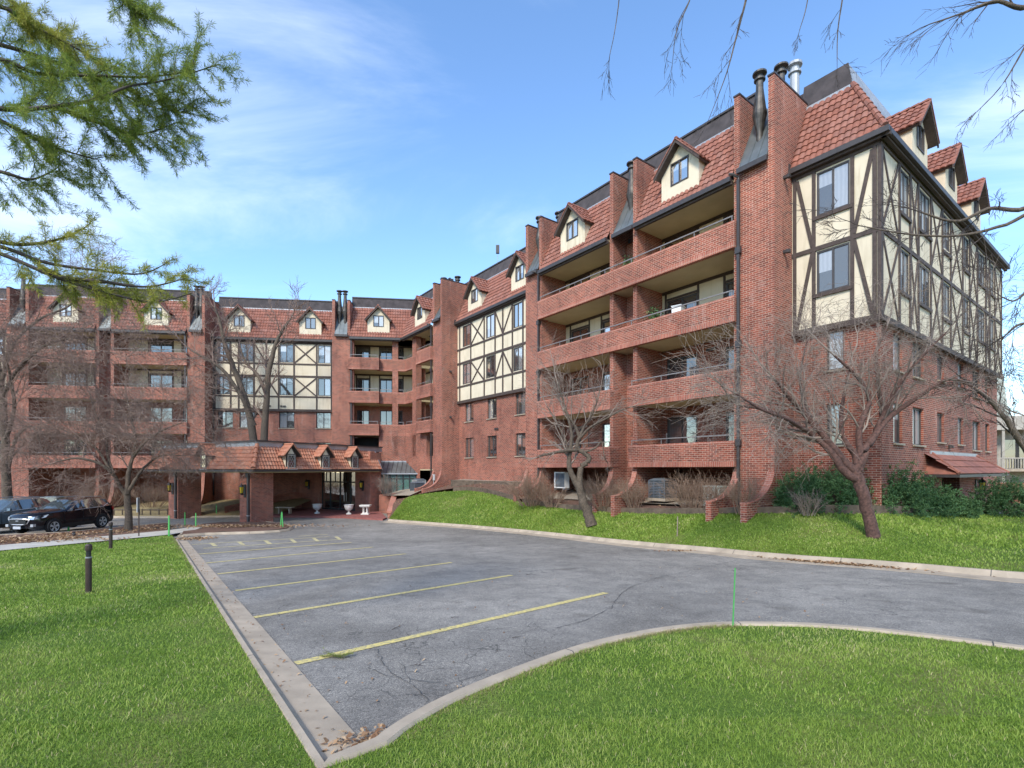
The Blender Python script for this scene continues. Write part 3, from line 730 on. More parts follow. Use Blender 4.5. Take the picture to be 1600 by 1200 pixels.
def pilaster(F, s0, s1, ground, ob, z_roof=11.2, flare=True, flues=(.5,), fw=.22, ftop=15.35, R=1.9):
    """pair of fins with brick front and a little metal roof between them"""
    fin(F, s0, s0+fw, ground, flare, ob=ob, R=R); fin(F, s1-fw, s1, ground, flare, ob=ob, R=R)
    b = PB(); wallholes(b, F, s0+fw, s1-fw, ground-.6, z_roof-.02, .26, 'brick'); b.build('pilaster')
    seam_roof(F, s0+fw, s1-fw)
    for f in flues: flue(F, s0+fw+(s1-s0-2*fw)*f, .8, 12.1, ftop)
def parapet(F, s0, s1, k, o0=0.0, ret0=True, ret1=True, ob=.3, rail=True, slab_o=2.12, slab=None, hz=None):
    b = PB(); z0, z1 = Bt[k], T[k]; sh = .2
    b.box(F, s0, s1, o0, o0+.2, z0+sh, z1-.09, 'brick', (0,1)); b.box(F, s0, s1, o0-.004, o0+.204, z0, z0+sh, 'soldier'); b.box(F, s0-.004, s1+.004, o0-.012, o0+.212, z1-.09, z1, 'brick_cap')
    for s, r in ((s0, ret0), (s1-.2, ret1)):
        if r: b.box(F, s, s+.2, o0+.205, o0+ob+.35, z0, z1-.09, 'brick'); b.box(F, s, s+.2, o0+.213, o0+ob+.35, z1-.09, z1, 'brick_cap')
    p = b.build('balcony')
    if rail:
        r = PB(); oz = o0+.1; zt = z1+.25; n = max(2, int(round((s1-s0-.2)/1.7)))
        r.box(F, s0+.1, s1-.1, oz-.025, oz+.025, zt-.04, zt, 'rail_metal')
        for i in range(n+1):
            s = s0+.12+(s1-s0-.26)*i/n; r.box(F, s, s+.03, oz-.014, oz+.014, z1-.001, zt-.04, 'rail_metal')
        r.build('railing', p)
    s_ = PB(); a, c = slab or (s0+.003, s1-.003)
    dz = hz or 0
    s_.box(F, a, c, o0+.207, slab_o, z0+.02+dz, z0+.26+dz, 'soffit'); s_.build('balcony_floor', p)
    return p
def recess(F, s0, s1, ground, doors, wins, oB=2.1, lv=(0,1,2,3,4), wall_ext=(0,0), ze=10.95, zlow=None):
    """back wall of a balcony bay: brick low, stucco above, dark sliding doors"""
    flo = [ground-.6]+[Bt[k]+.26 for k in (1,2,3,4)]; cei = [Bt[1]+.02]+[Bt[k+1]+.02 for k in (1,2,3)]+[ze-.06]
    for k in lv:
        b = PB(); m = 'stucco' if k >= 3 else 'brick'; holes = []
        if k > 0:
            for (a, c) in doors: holes.append((a, c, flo[k]+.02, flo[k]+2.08))
            for (a, c) in wins: holes.append((a, c, flo[k]+.75, flo[k]+2.08))
        wallholes(b, F, s0-wall_ext[0], s1+wall_ext[1], flo[k]-.3 if k else flo[k], cei[k]+(.1 if k == 0 else 0), oB if k else 3.7, m, holes, .1)
        if k == 0: b.box(F, s0, s1, 2.13, 3.69, Bt[1]+.03, Bt[1]+.1, 'soffit')
        if k >= 3:
            for h in holes:
                for s in (h[0]-.1, h[1]): b.box(F, s, s+.1, oB-.03, oB-.002, flo[k], cei[k], 'timber')
                b.box(F, h[0]-.0, h[1], oB-.031, oB-.003, h[3], h[3]+.1, 'timber')
            b.box(F, s0, s1, oB-.036, oB-.004, cei[k]-.14, cei[k], 'timber')
        b.build('recess_wall')
        for i, h in enumerate(holes): window(F, *h, oB+.02, 'balcony_door' if h[2] < flo[k]+.1 else 'window', 2 if h[1]-h[0] > 1.0 else 1, rng.choice(['glass_dark','glass_mid','glass_blind_sky'], p=[.62,.2,.18] if F is FA else [.9,.05,.05]), fw=.07)
    b = PB(); b.box(F, s0, s1, .1, oB+.1, ze-.055, ze, 'soffit'); b.build('soffit')
def eave_soffit(F, s0, s1, oe, o1, z=ZE):
    b = PB(); b.box(F, s0, s1, oe, o1, z-.1, z-.061, 'timber'); b.build('eave')
# ---- right wing, balconies ----
PRs, PR1 = -1.37, .14
G1, G2 = (4.76, 4.98), (6.17, 6.39)
PM0, PM1 = 11.44, 12.87
PI0, PI1 = 22.85, 24.24
pilaster(FA, PRs, PR1, -1.75, -1.17, flues=(.55,), ftop=14.9)
flue(FA, PRs+.35, 1.5, 12.6, 15.2); 
pilaster(FA, PM0, PM1, -1.3, -1.1, flues=(.6,), R=.9, ftop=14.6)
flue(FA, PM0+.5, 2.0, 12.6, 15.1)
pilaster(FA, PI0, PI1, -1.9, -1.45, flues=(.5,), ftop=14.5, R=1.55)
flue(FA, PI0+.5, 1.9, 12.3, 14.8)
for (a, c), rr in ((G1, 1.5), (G2, 1.2)): fin(FA, a, c, -1.6, True, ob=-1.2, R=rr)
seam_roof(FA, G1[1], G2[0], .2, 11.1); flue(FA, 5.6, .9, 11.8, 14.55)
b = PB(); wallholes(b, FA, G1[1], G2[0], -2.2, 10.9, 1.2, 'brick'); b.build('recess_wall')
for k in (3, 4): parapet(FA, 0.0, 11.5, k, slab=(.15, 11.43))
for k in (1, 2):
    parapet(FA, 0.0, 5.05, k, slab=(.15, 4.75)); parapet(FA, 6.15, 11.5, k, slab=(6.4, 11.43))
recess(FA, .14, 4.76, -1.6, [(2.9, 4.5)], [(.45, 1.55)])
recess(FA, 6.39, 11.44, -1.5, [(9.6, 11.0), (7.0, 8.6)], [])
for (a, c) in ((.14, 4.76), (6.39, 11.44)):
    tile_roof(FA, a, c, 0.08); gutter(FA, a-.0, c, .08)
dark_roof(FA, .0, 11.6, 1.5)
dormer(FA, 2.55, .08); dormer(FA, 9.0, .08)
downspout(FA, -.09, .2, -1.9, 10.85, (8.2, 4.7, 1.0)); downspout(FA, 11.6, .2, -1.5, 10.85, (8.2, 5.4))
# ---- bays ----
def bay(F, s0, s1, ground, oS, oB, cols, brick_cols, verts, xs, vs, sills=True, zbot=5.0, rows=((.85,2.3),(3.5,4.88)), wrows=((6.28,7.78),(9.06,10.6)), clip_tile=(), endpost=None, tile=None, oe=None):
    sh = [(a, c, z0, z1) for a, c in cols for z0, z1 in wrows]
    b = PB(); wallholes(b, F, s0, s1, zbot, 10.95, oS, 'stucco', sh, .12); b.face([F(s0,oS,zbot),F(s1,oS,zbot),F(s1,oB+.1,zbot),F(s0,oB+.1,zbot)], 'timber'); b.build('stucco_wall')
    bh = [(a, c, z0, z1) for a, c in brick_cols for z0, z1 in rows]
    b = PB(); wallholes(b, F, s0, s1, ground-.6, zbot-.001, oB, 'brick', bh, .16); b.build('brick_wall')
    for h in sh: window(F, *h, oS+.01, 'window', 2 if h[1]-h[0] > .8 else 1, None)
    for h in bh: window(F, *h, oB+.09, 'window', 2 if h[1]-h[0] > .8 else 1, None, sill=True)
    t = PB(); p0, p1 = oS-.045, oS-.002
    w_ = .115
    t.box(F, s0, s1, oS-.07, oS-.001, zbot-.1, zbot+.1, 'timber'); t.box(F, s0, s1, p0-.002, p1, 7.82, 7.97, 'timber'); t.box(F, s0, s1, p0-.003, p1, 10.66, 10.79, 'timber')
    if sills:
        for z in (6.16, 8.94): t.box(F, s0, s1, p0-.004, p1, z-.06, z+.06, 'timber')
    else:
        for a, c in cols:
            for z in (6.16, 8.94): t.box(F, a-.1, c+.1, p0-.03, p1, z-.02, z+.1, 'timber')
    for s in verts: t.box(F, s-w_/2, s+w_/2, p0, p1, zbot+.1, 10.66, 'timber')
    for (a, c, z0, z1) in xs:
        bar(t, F, a, z0, c, z1, .11, p0+.008, p1); bar(t, F, a, z1, c, z0, .11, p0+.010, p1)
    for (a, z0, c, z1) in vs: bar(t, F, a, z0, c, z1, .12, p0+.008, p1)
    t.build('timber_frame')
# middle bay of the right wing
oS, oB = 1.6, 1.75
q = lambda px: sA(px, oS)
vv = [q(p) for p in (718.8, 736, 757, 774, 786, 801, 817.5)]
mid_cols = [(q(734.5), q(723)), (q(772.5), q(759.5)), (q(816.5), q(802))]
bq = lambda px: sA(px, oB)
v_ = vv
bay(FA, PM1, PI0, -.9, oS, oB, mid_cols, [(bq(740), bq(727)), (bq(776), bq(761.5)), (bq(821), bq(805.5))], vv+[q(828)],
    [(v_[1], v_[2], z0, z1) for z0, z1 in ((9.0,10.66),(6.2,7.8))],
    [(v_[3], 10.66, v_[4], 9.0), (v_[5], 10.66, v_[4], 9.0), (v_[3], 6.2, v_[4], 7.8), (v_[5], 6.2, v_[4], 7.8)])
tile_roof(FA, PM1, PI0, 1.42); gutter(FA, PM1, PI0, 1.42); dark_roof(FA, PM1-.1, PI0+.1, 2.83); eave_soffit(FA, PM1, PI0, 1.4, 1.7)
dormer(FA, 20.5, 1.42); dormer(FA, 15.2, 1.42)
# end bay (front side) and end wall
SE = -3.98
SS = SE-.15            # stucco face of the end wall overhangs the brick
q = lambda px: sA(px, oS)
W0 = (q(1327.5), q(1276)); VP_ = [q(1272), q(1332)]
bay(FA, SS, PRs, -1.7, oS, oB, [W0], [(bq(1318), bq(1291))], [SS+.14, VP_[0], VP_[1], PRs-.1],
    [], [(VP_[0]+.05, 8.0, PRs-.18, 10.6), (VP_[1]-.05, 8.0, SS+.2, 10.6), (VP_[0]+.05, 7.8, PRs-.18, 5.15), (VP_[1]-.05, 7.8, SS+.2, 5.15)], sills=False)
# the brick under the overhang starts at SE; hide the 15 cm sliver by a return
E_w = [(1.66,2.6),(3.76,5.08),(6.88,7.9),(10.04,11.03),(12.7,14.2),(15.3,16.2)]
LEN = 18.0
def FE(e, i, z): return FA(SS+i, 1.6+e, z)     # stucco face of the end wall
b = PB(); bh = [(a, c, z0+(.2 if j in (2,3) else 0), z1) for j, (a, c) in enumerate(E_w) for z0, z1 in ((.92,2.35),(3.5,4.85))]
door_h = [(7.6, 10.4, -2.6, -.35)]
wallholes(b, FD, 0, LEN, -3.0, 5.0, 0, 'brick', bh+door_h, .16); b.build('brick_wall')
for i, h in enumerate(bh): window(FD, *h, .09, 'window', 2 if h[1]-h[0] > 1.1 else 1, ['glass_sky_tint','glass_mid'][(i*7//3) % 2], sill=True)
b = PB(); b.box(FD, 7.6, 10.4, .6, .7, -3, -.3, 'interior_shade'); b.face([FD(7.6,.16,-2.5),FD(7.6,.6,-2.5),FD(7.6,.6,-.35),FD(7.6,.16,-.35)],'brick'); b.face([FD(10.4,.16,-2.5),FD(10.4,.6,-2.5),FD(10.4,.6,-.35),FD(10.4,.16,-.35)],'brick'); b.box(FD, 8.2, 9.4, .5, .59, -2.5, -.5, 'timber'); b.build('side_door')
sh = [(a+.25, c+.3, z0+(.15 if j in (2,3) else 0), z1) for j, (a, c) in enumerate(E_w) for z0, z1 in ((6.28,7.78),(9.06,10.6))]
b = PB(); wallholes(b, FE, 0, LEN+.3, 5.0, 10.95, 0, 'stucco', sh, .12); b.face([FE(0,0,5.0),FE(LEN+.3,0,5.0),FE(LEN+.3,.3,5.0),FE(0,.3,5.0)], 'timber'); b.build('stucco_wall')
for h in sh: window(FE, *h, .01, 'window', 3 if h[1]-h[0] > 1.3 else 2 if h[1]-h[0] > .95 else 1, 'glass_sky_tint' if h[2] > 0 else None)
t_ = PB(); p0, p1 = -.045, -.002
t_.box(FE, -.07, LEN+.3, -.07, -.001, 4.9, 5.1, 'timber'); t_.box(FE, 0, LEN+.3, p0-.002, p1, 7.82, 7.97, 'timber'); t_.box(FE, 0, LEN+.3, p0-.003, p1, 10.66, 10.79, 'timber')
vs_ = [.1]
for a, c in E_w: vs_ += [a+.25-.08, c+.3+.08]
vs_ += [LEN+.2]
for s in vs_: t_.box(FE, s-.065, s+.065, p0, p1, 5.1, 10.66, 'timber')
for i in range(0, len(vs_)-1, 2):
    a, c = vs_[i]+.06, vs_[i+1]-.06
    for z0, z1 in ((8.0, 10.66), (5.1, 7.82)):
        bar(t_, FE, a, z0, c, z1, .1, p0+.008, p1); bar(t_, FE, a, z1, c, z0, .1, p0+.010, p1)
for a, c in E_w:
    for z in (6.16, 8.94): t_.box(FE, a+.15, c+.4, p0-.03, p1, z-.02, z+.1, 'timber')
t_.box(FE, -.05, .16, -.052, .05, 5.1, 10.66, 'timber')
t_.build('timber_frame')
# roofs at the corner: hip along the diagonal
oe = 1.42; Hc = V3(*FA(SS-.2, oe, ZE)); inward = V3(*FA(SS-.2+1.4, oe+1.4, ZE))-Hc
hipn = (V3(*FA(1,0,0))-V3(*FA(0,0,0)))-(V3(*FA(0,1,0))-V3(*FA(0,0,0)))   # points from the end slope to the front slope
tile_roof(FA, SS-.2, PRs, oe, clips=[(Hc, -hipn)])
def FEo(e, i, z): return FA(SS-.2+i, oe+e, z)
tile_roof(FEo, 0, LEN+.6, 0, clips=[(Hc, hipn), (V3(*FEo(LEN+.6,0,ZE)), (V3(*FEo(1,1,0))-V3(*FEo(0,0,0))))] )
gutter(FA, SS-.34, PRs, oe); gutter(FEo, -.02, LEN+.6, 0); eave_soffit(FA, SS-.2, PRs, oe, 1.65); 
b = PB(); b.box(FEo, .18, LEN+.5, 0, .25, ZE-.1, ZE-.062, 'timber'); b.build('eave')
# hip cap tiles
b = PB(); H1 = V3(*FA(SS-.2+1.4, oe+1.4, ZT)); nn = 9
for k in range(nn):
    p = Hc.lerp(H1, k/nn)+V3(0,0,.06); p2 = Hc.lerp(H1, (k+1.08)/nn)+V3(0,0,.04); b.tube([p, p2], [.11,.085], 'tile', 8)
b.build('hip_tiles')
# upper roof at the end
ot = oe+1.4; so_ = SS-.2+1.4
b = PB()
b.hexa([FA(so_,ot,ZT-.02),FA(PRs+.2,ot,ZT-.02),FA(PRs+.2,ot+.5,ZT-.02),FA(so_+.5,ot+.5,ZT-.02),FA(so_+.22,ot+.22,ZD+.12),FA(PRs+.2,ot+.22,ZD+.12),FA(PRs+.2,ot+.5,ZD+.12),FA(so_+.5,ot+.5,ZD+.12)], 'roof_dark')
b.box(FA, so_, PRs+.2, ot-.03, ot+.03, ZT-.06, ZT+.07, 'flashing'); b.build('upper_roof')
b = PB()
b.hexa([FEo(1.4,1.4,ZT-.02),FEo(LEN-.8,1.4,ZT-.02),FEo(LEN-1,1.9,ZT-.02),FEo(1.9,1.9,ZT-.02),FEo(1.62,1.63,ZD+.1),FEo(LEN-.9,1.63,ZD+.1),FEo(LEN-1,1.9,ZD+.1),FEo(1.9,1.9,ZD+.1)], 'flashing')
b.box(FEo, 1.4, LEN-.8, 1.3, 1.42, ZT-.05, ZT+.06, 'flashing'); b.build('upper_roof')
b = PB(); b.box(FA, so_+.45, 33, ot+.3, 17.5, ZD-.2, ZD-.05, 'roof_dark'); b.build('flat_roof')
for e in (4.3, 8.55, 12.8): dormer(lambda s, o, z: FEo(s, o, z), e, 0, of=.18, glass='glass_pale')
# rear and far walls of the right wing
b = PB(); b.box(FA, SE+.25, 33, 16, 19.6, -3.5, 10.9, 'brick'); b.box(FA, SE+.25, 33, 4, 16, 10.6, 10.94, 'interior_shade'); b.build('rear_wall')
# awning over the side door
aw = PB(); e0, e1, pr_, zt_, zb_ = 5.16, 12.9, 1.05, .62, -.2
A0, A1_ = V3(*FD(e0,0,zt_)), V3(*FD(e1,0,zt_))
Bc0, Bc1 = V3(*FD(e0-.0,-pr_,zb_)), V3(*FD(e1+1.2,-pr_,zb_))
Ah0 = V3(*FD(e0+.9,0,zt_)); 
u_ = Bc1-Bc0; v2 = Ah0-V3(*FD(e0+.9,-pr_,zb_)); v2 = V3(*FD(0,0,zt_))-V3(*FD(0,-pr_,zb_))
cl = [(Bc0, (V3(*FD(-1,-.86,0))-V3(*FD(0,0,0)))), (Bc1, (V3(*FD(1,-.86,0))-V3(*FD(0,0,0))))]
me1 = tile_patch(Bc0, u_, v2, u_.length, v2.length, cl, row=.4, m='tile', amp=.012)
S0 = V3(*FD(e0-.0, -pr_, zb_)); S1 = V3(*FD(e0, 0, zb_)); 
aw.face([tuple(v) for v in (S0, V3(*FD(e0+.9,0,zt_)), V3(*FD(e0,0,zb_)))], 'tile'); aw.face([tuple(v) for v in (Bc1, V3(*FD(e1+1.2,0,zb_)), V3(*FD(e1+.3,0,zt_)))], 'tile')
aw.box(FD, e0, e1+1.2, -pr_-.02, 0, zb_-.12, zb_-.01, 'dark_metal'); aw.box(FD, e0+.7, e1+.5, -.05, -.001, zt_-.02, zt_+.12, 'flashing')
aw.tube([S0+V3(0,0,.04), V3(*FD(e0+.9,0,zt_+.05))], .06, 'tile', 6); aw.tube([Bc1+V3(0,0,.04), V3(*FD(e1+.3,0,zt_+.05))], .06, 'tile', 6)
ao = aw.build('tmp'); am = ao.data; bpy.data.objects.remove(ao); join_meshes('awning', [me1], BLD, am)

# ---- centre and left wing ----
C1, C2 = (1.23, 2.68), (12.63, 13.99)
L1, L2 = (19.4, 19.62), (20.48, 20.7)
L3 = (25.5, 27.05)
pilaster(FC, *C1, -2.4, -1.6, flues=(.28,.74), flare=False, ftop=15.1); pilaster(FC, *C2, -2.9, -2.8, flues=(.3,.7), ftop=15.0, R=.9)
for a, c in (L1, L2): fin(FC, a, c, -3.0, True, ob=-2.8, R=.8, fz=-1.3)
pilaster(FC, *L3, -3.2, -2.8, flues=(.5,), flare=False)
seam_roof(FC, L1[1], L2[0], .2, 11.1)
b = PB(); wallholes(b, FC, L1[1], L2[0], -3.5, 10.9, 1.2, 'brick'); b.build('recess_wall')
for k in (1,2,3,4):
    parapet(FC, C2[1]-.1, L1[0]+.1, k, slab=(C2[1]+.02, L1[0]-.02)); parapet(FC, L2[1]-.1, L3[0]+.1, k, slab=(L2[1]+.02, L3[0]-.02))
recess(FC, C2[1], L1[0], -3.2, [(16.0,17.8)], [(14.4,15.2)]); recess(FC, L2[1], L3[0], -3.2, [(22.6,24.3)], [(21.1,21.9)])
for a, c, d in ((C2[1], L1[0], 16.3), (L2[1], L3[0], 22.9)):
    tile_roof(FC, a, c, .08); gutter(FC, a, c, .08); dormer(FC, d, .08)
dark_roof(FC, C2[0]+.2, L3[1]-.2, 1.5)
downspout(FC, C2[1]+.07, .2, -2.6, 10.85); 
q = lambda px: tC(px, oS); bq = lambda px: tC(px, oB)
v_ = [q(p) for p in (336,360.5,373,397,416,435.5,459.5,495,518)]
ccols = [(q(359), q(338)), (q(396), q(374.5)), (q(458.5), q(437)), (q(517), q(497))]
bay(FC, C1[1], C2[0], -2.2, oS, oB, ccols, [(bq(364), bq(340)), (bq(398), bq(374)), (bq(460), bq(436)), (bq(517), bq(494))], v_,
    [(v_[6], v_[7], z0, z1) for z0, z1 in ((9.0,10.66),(6.2,7.8))],
    [(v_[3], 10.66, v_[4], 9.0), (v_[5], 10.66, v_[4], 9.0), (v_[3], 6.2, v_[4], 7.8), (v_[5], 6.2, v_[4], 7.8)])
tile_roof(FC, *(C1[1], C2[0]), 1.42); gutter(FC, C1[1], C2[0], 1.42); dark_roof(FC, C1[1]-.1, C2[0]+.1, 2.83); eave_soffit(FC, C1[1], C2[0], 1.4, 1.7)
dormer(FC, tC(375,1.8), 1.42, glass='glass_mid'); dormer(FC, tC(486,1.8), 1.42, glass='glass_mid')
downspout(FC, C2[0]-.1, 1.6, -2.2, 10.8)
# far left bay, mostly behind the trees
v_ = [27.2, 28.3, 30.1, 31.5, 33.3, 34.6, 36.4]
bay(FC, L3[1], 37, -3.0, oS, oB, [(28.35,30.0), (33.4,34.5)], [(28.4,30.0),(33.4,34.9)], v_, [(v_[2],v_[3],9.0,10.66),(v_[2],v_[3],6.2,7.8)], [])
tile_roof(FC, L3[1], 37, 1.42); gutter(FC, L3[1], 37, 1.42); dark_roof(FC, L3[1]-.1, 37, 2.83); dormer(FC, 31, 1.42)
b = PB(); b.box(FC, -4, 37, 4, 18, 10.6, ZD-.1, 'roof_dark'); b.box(FC, 36.9, 37, 1.7, 17, -3.5, 10.5, 'brick'); b.build('flat_roof')
# inner corner
tc0 = tC(592, .5)
par = lambda F, a, c, k, **kw: parapet(F, a, c, k, **kw)
XA = 29.737; XC = -3.262        # where the two recessed fronts meet
for k in (2,3,4):
    parapet(FC, tC(592,0), C1[0]+.1, k, slab=(tC(592,0)+.01, C1[0]-.01), slab_o=2.3)
    parapet(FA, PI1-.05, sA(650,0), k, slab=(PI1+.01, sA(650,0)-.01), slab_o=2.3, hz=.004)
    parapet(FC, XC, tC(592,.5)+.0, k, o0=.5, ret0=False, ret1=False, slab=(-5.0, tC(592,.5)-.01), slab_o=2.32, hz=.008)
    parapet(FA, sA(650,.5), XA, k, o0=.5, ret0=False, ret1=False, slab=(sA(650,.5)+.01, 31.5), slab_o=2.33, hz=.012)
parapet(FC, tC(592,0), C1[0]+.1, 1, slab=(tC(592,0)+.01, C1[0]-.01), slab_o=2.3)
b = PB(); tcl, tcr = tC(613,.5), tC(622,.5)
b.box(FC, min(tcl,tcr), max(tcl,tcr), .49, .85, T[1], 10.9, 'brick'); sa_, sb_ = sA(650,.5), sA(644.5,.5)
b.box(FA, min(sa_,sb_), max(sa_,sb_), .49, 1.0, T[1], 10.9, 'brick'); b.box(FA, 27.9, 28.15, 1.2, 1.5, T[1], 10.9, 'brick'); b.build('corner_column')
b = PB(); b.box(FC, C1[0]-.3, C1[0]-.02, .3, .6, T[1]-4, 10.9, 'brick'); b.build('corner_column')
b = PB()
wallholes(b, FC, XC, tC(592,.5), -4.0, Bt[2], .49, 'brick', [], .3); 
wallholes(b, FA, PI1, XA+.01, -.0, Bt[2], .49, 'brick', [(PI1+.15, PI1+1.55, T[1]-.05, Bt[2]-.1)], .3)
wallholes(b, FA, 26.9, XA+.01, -4.0, -.001, .49, 'brick'); b.build('corner_wall')
b = PB(); b.box(FA, PI1-1, 31, 1.9, 2.0, -4, 2.72, 'interior_shade'); b.build('recess_wall'); b = PB(); b.box(FC, -5, C1[0], 1.9, 2.0, -4, 2.7, 'interior_shade'); b.build('recess_wall'); b = PB(); b.box(FA, PI1, 27, .5, 2.2, -.1, -.01, 'soffit'); b.build('balcony_floor')  # black panels behind the openings: shade of the void painted as colour
recess(FC, -6.0, C1[0], -2, [(tC(577,2.3), tC(558,2.3)), (tC(613,2.3), tC(594,2.3))], [(tC(629,2.3), tC(621,2.3))], oB=2.3, lv=(2,3,4))
recess(FA, PI1, 31.5, -2, [(PI1+.6, PI1+2.0)], [(27.2,28.0)], oB=2.3, lv=(2,3,4))
# corner roof: two slopes meeting in a valley
vp = V3(*FA(29.495,.08,ZE)); bis = V3(.393,.919,0); nv = V3(.919,-.393,0)
tile_roof(FC, -6.5, C1[0], .08, clips=[(vp, nv)]); tile_roof(FA, PI1, 33, .08, clips=[(vp, -nv)])
b = PB(); 
for F, a, c in ((FC, -2.9, C1[0]), (FA, PI1, 29.4)):
    b.box(F, a, c, -.06, .06, ZE-.2, ZE-.02, 'dark_metal'); b.box(F, a, c, .061, .18, ZE-.28, ZE-.06, 'timber')
b.build('gutter')
dark_roof(FC, -4.2, C1[0]+.1, 1.5); dark_roof(FA, PI1-.1, 31, 1.5)
dormer(FC, tC(592,.5), .08); dormer(FA, sA(660,.5), .08, glass='glass_mid')
downspout(FC, C1[0]-.1, .2, -2, 10.85); downspout(FA, PI1+.1, .2, -1.6, 10.85, (7.6, 4.9))
# plinths and rear of the centre wing
b = PB(); b.box(FC, -3, 37, 17, 17.4, -3.5, 10.9, 'brick'); b.build('rear_wall')
# rooftop vents and aerial
for (F, s, o, z, r) in ((FA, 25.6, 3.2, 15.7, .18), (FA, 26.3, 3.2, 15.6, .16), (FA, -.4, 4.0, 16.9, .25)):
    b = PB(); c = V3(*F(s, o, 0)); b.lathe(c, [(r*.7, ZD-.3),(r*.7, z-.5),(r, z-.48),(r, z-.4),(r*.7,z-.38),(r*.7,z-.2),(r*1.15,z-.16),(r*1.15,z-.06),(r*.5,z)], 'flashing', 12); b.build('roof_vent', smooth=True)
b = PB(); b.box(FA, 17.0, 19.0, 5, 7, ZD-.1, 15.6, 'seam_metal'); b.build('roof_hatch')
b = PB(); c = FA(21.0, 4.0, 0); b.tube([(c[0],c[1],ZD-.2),(c[0],c[1],16.4)], .02, 'flashing', 6); b.box(lambda x,y,z: (c[0]+x,c[1]+y,z), -.13, .13, -.1, .1, 16.3, 16.9, 'dark_metal'); b.build('aerial')
# wall floodlights and vents
for F, s, o, z in ((FA, PI0-.06, 1.0, 3.9), (FA, PI0-.06, 1.0, 7.3), (FA, PRs-.06, 1.0, 10.6), (FA, PRs-.06, 1.0, 7.9), (FD, 8.6, -.0, 1.0)):
    b = PB(); b.box(F, s-.1, s+.06, o-.12, o-.003, z-.05, z+.05, 'dark_metal'); b.box(F, s-.2, s-.1, o-.2, o-.06, z-.1, z+.02, 'dark_metal'); b.build('floodlight')
for F, s, o, z in ((FA, 17.9, oB, 2.75), (FA, 2.2, 2.1, 5.2), (FC, 3.3, oB, 1.6), (FC, 10, oS, 5.35), (FC, 8.2, oS, 5.35), (FC, 7.0, oS, 5.35)):
    b = PB(); b.box(F, s-.22, s-.02, o-.09, o-.047, z-.07, z+.05, 'dark_metal'); b.box(F, s+.04, s+.22, o-.09, o-.047, z-.07, z+.05, 'dark_metal'); b.build('dryer_vent')
# ---------------- entrance canopy ----------------
KO = (-15.5, 30.2)
def FK(x, y, z): return (KO[0]-.877*x+.48*y, KO[1]+.48*x+.877*y, z)
RL = Vector((-14, 36, -3.45))
CAN = thing('entrance_canopy', 'low brick entrance canopy with orange clay tile mansard roof and small leaded dormers', 'canopy', tuple(RL))
BLD_ = BLD; BLD = CAN
KL, KW = 12.4, 10.9     # length of the front face, depth of the right face
FF = lambda s, o, z: FK(s, o, z)      # front face (to the left)
FR = lambda s, o, z: FK(o, s, z)      # right face (running back)
ins = .8
def slope(F, s0, s1, nm):
    A_ = V3(*F(s0,0,-.02)); B_ = V3(*F(s1,0,-.02)); C_ = V3(*F(s0,ins,1.45)); return A_, B_-A_, C_-A_
c0 = V3(*FK(0,0,0)); dg = V3(*FK(1,-1,0))-V3(*FK(0,0,0))
A_, u_, v_ = slope(FF, 0, KL, ''); m1 = tile_patch(A_, u_, v_, u_.length, v_.length, [(c0, -dg), (V3(*FK(KL,0,0)), V3(*FK(1,1,0))-c0+(c0-c0) if False else (V3(*FK(1,1,0))-V3(*FK(0,0,0))))], pitch=.2, row=.30, amp=.038, m='tile_new')
join_meshes('roof_slope', [m1], CAN)
A_, u_, v_ = slope(FR, 0, KW, ''); m2 = tile_patch(A_, u_, v_, u_.length, v_.length, [(c0, dg)], pitch=.2, row=.30, amp=.038, m='tile_new')
m2_clip = None
join_meshes('roof_slope', [m2], CAN)
b = PB()
b.hexa([FK(.02,.02,-.03),FK(KL,.02,-.03),FK(KL,KW,-.03),FK(.02,KW,-.03),FK(.84,.84,1.4),FK(KL-.8,.84,1.4),FK(KL-.8,KW,1.4),FK(.84,KW,1.4)], 'timber'); b.build('roof_core')
b = PB(); b.box(FK, -.06, KL, -.06, KW+.02, -.16, -.035, 'dark_metal'); b.box(FK, .15, KL-.2, .15, KW-.1, -.22, -.162, 'soffit'); b.build('fascia')
b = PB(); b.box(FK, .74, KL-.7, .74, KW+.8, 1.402, 1.72, 'flashing'); b.box(FK, .62, KL-.6, .62, KW+.8, 1.722, 1.8, 'dark_metal'); b.build('flat_roof')
b = PB(); h0 = V3(*FK(0,0,.02)); h1 = V3(*FK(ins,ins,1.5))
for k in range(5):
    p = h0.lerp(h1, k/5); p2 = h0.lerp(h1, (k+1.12)/5); b.tube([p+V3(0,0,.05), p2+V3(0,0,.02)], [.15,.11], 'tile_new', 10)
b.build('hip_tiles')
b = PB(); b.hexa([FK(-.03,KW-.02,-.05),FK(.12,KW-.02,-.05),FK(.12,KW+.08,-.05),FK(-.03,KW+.08,-.05),FK(ins-.08,KW-.02,1.5),FK(ins+.1,KW-.02,1.5),FK(ins+.1,KW+.08,1.5),FK(ins-.08,KW+.08,1.5)], 'flashing'); b.build('verge_trim')
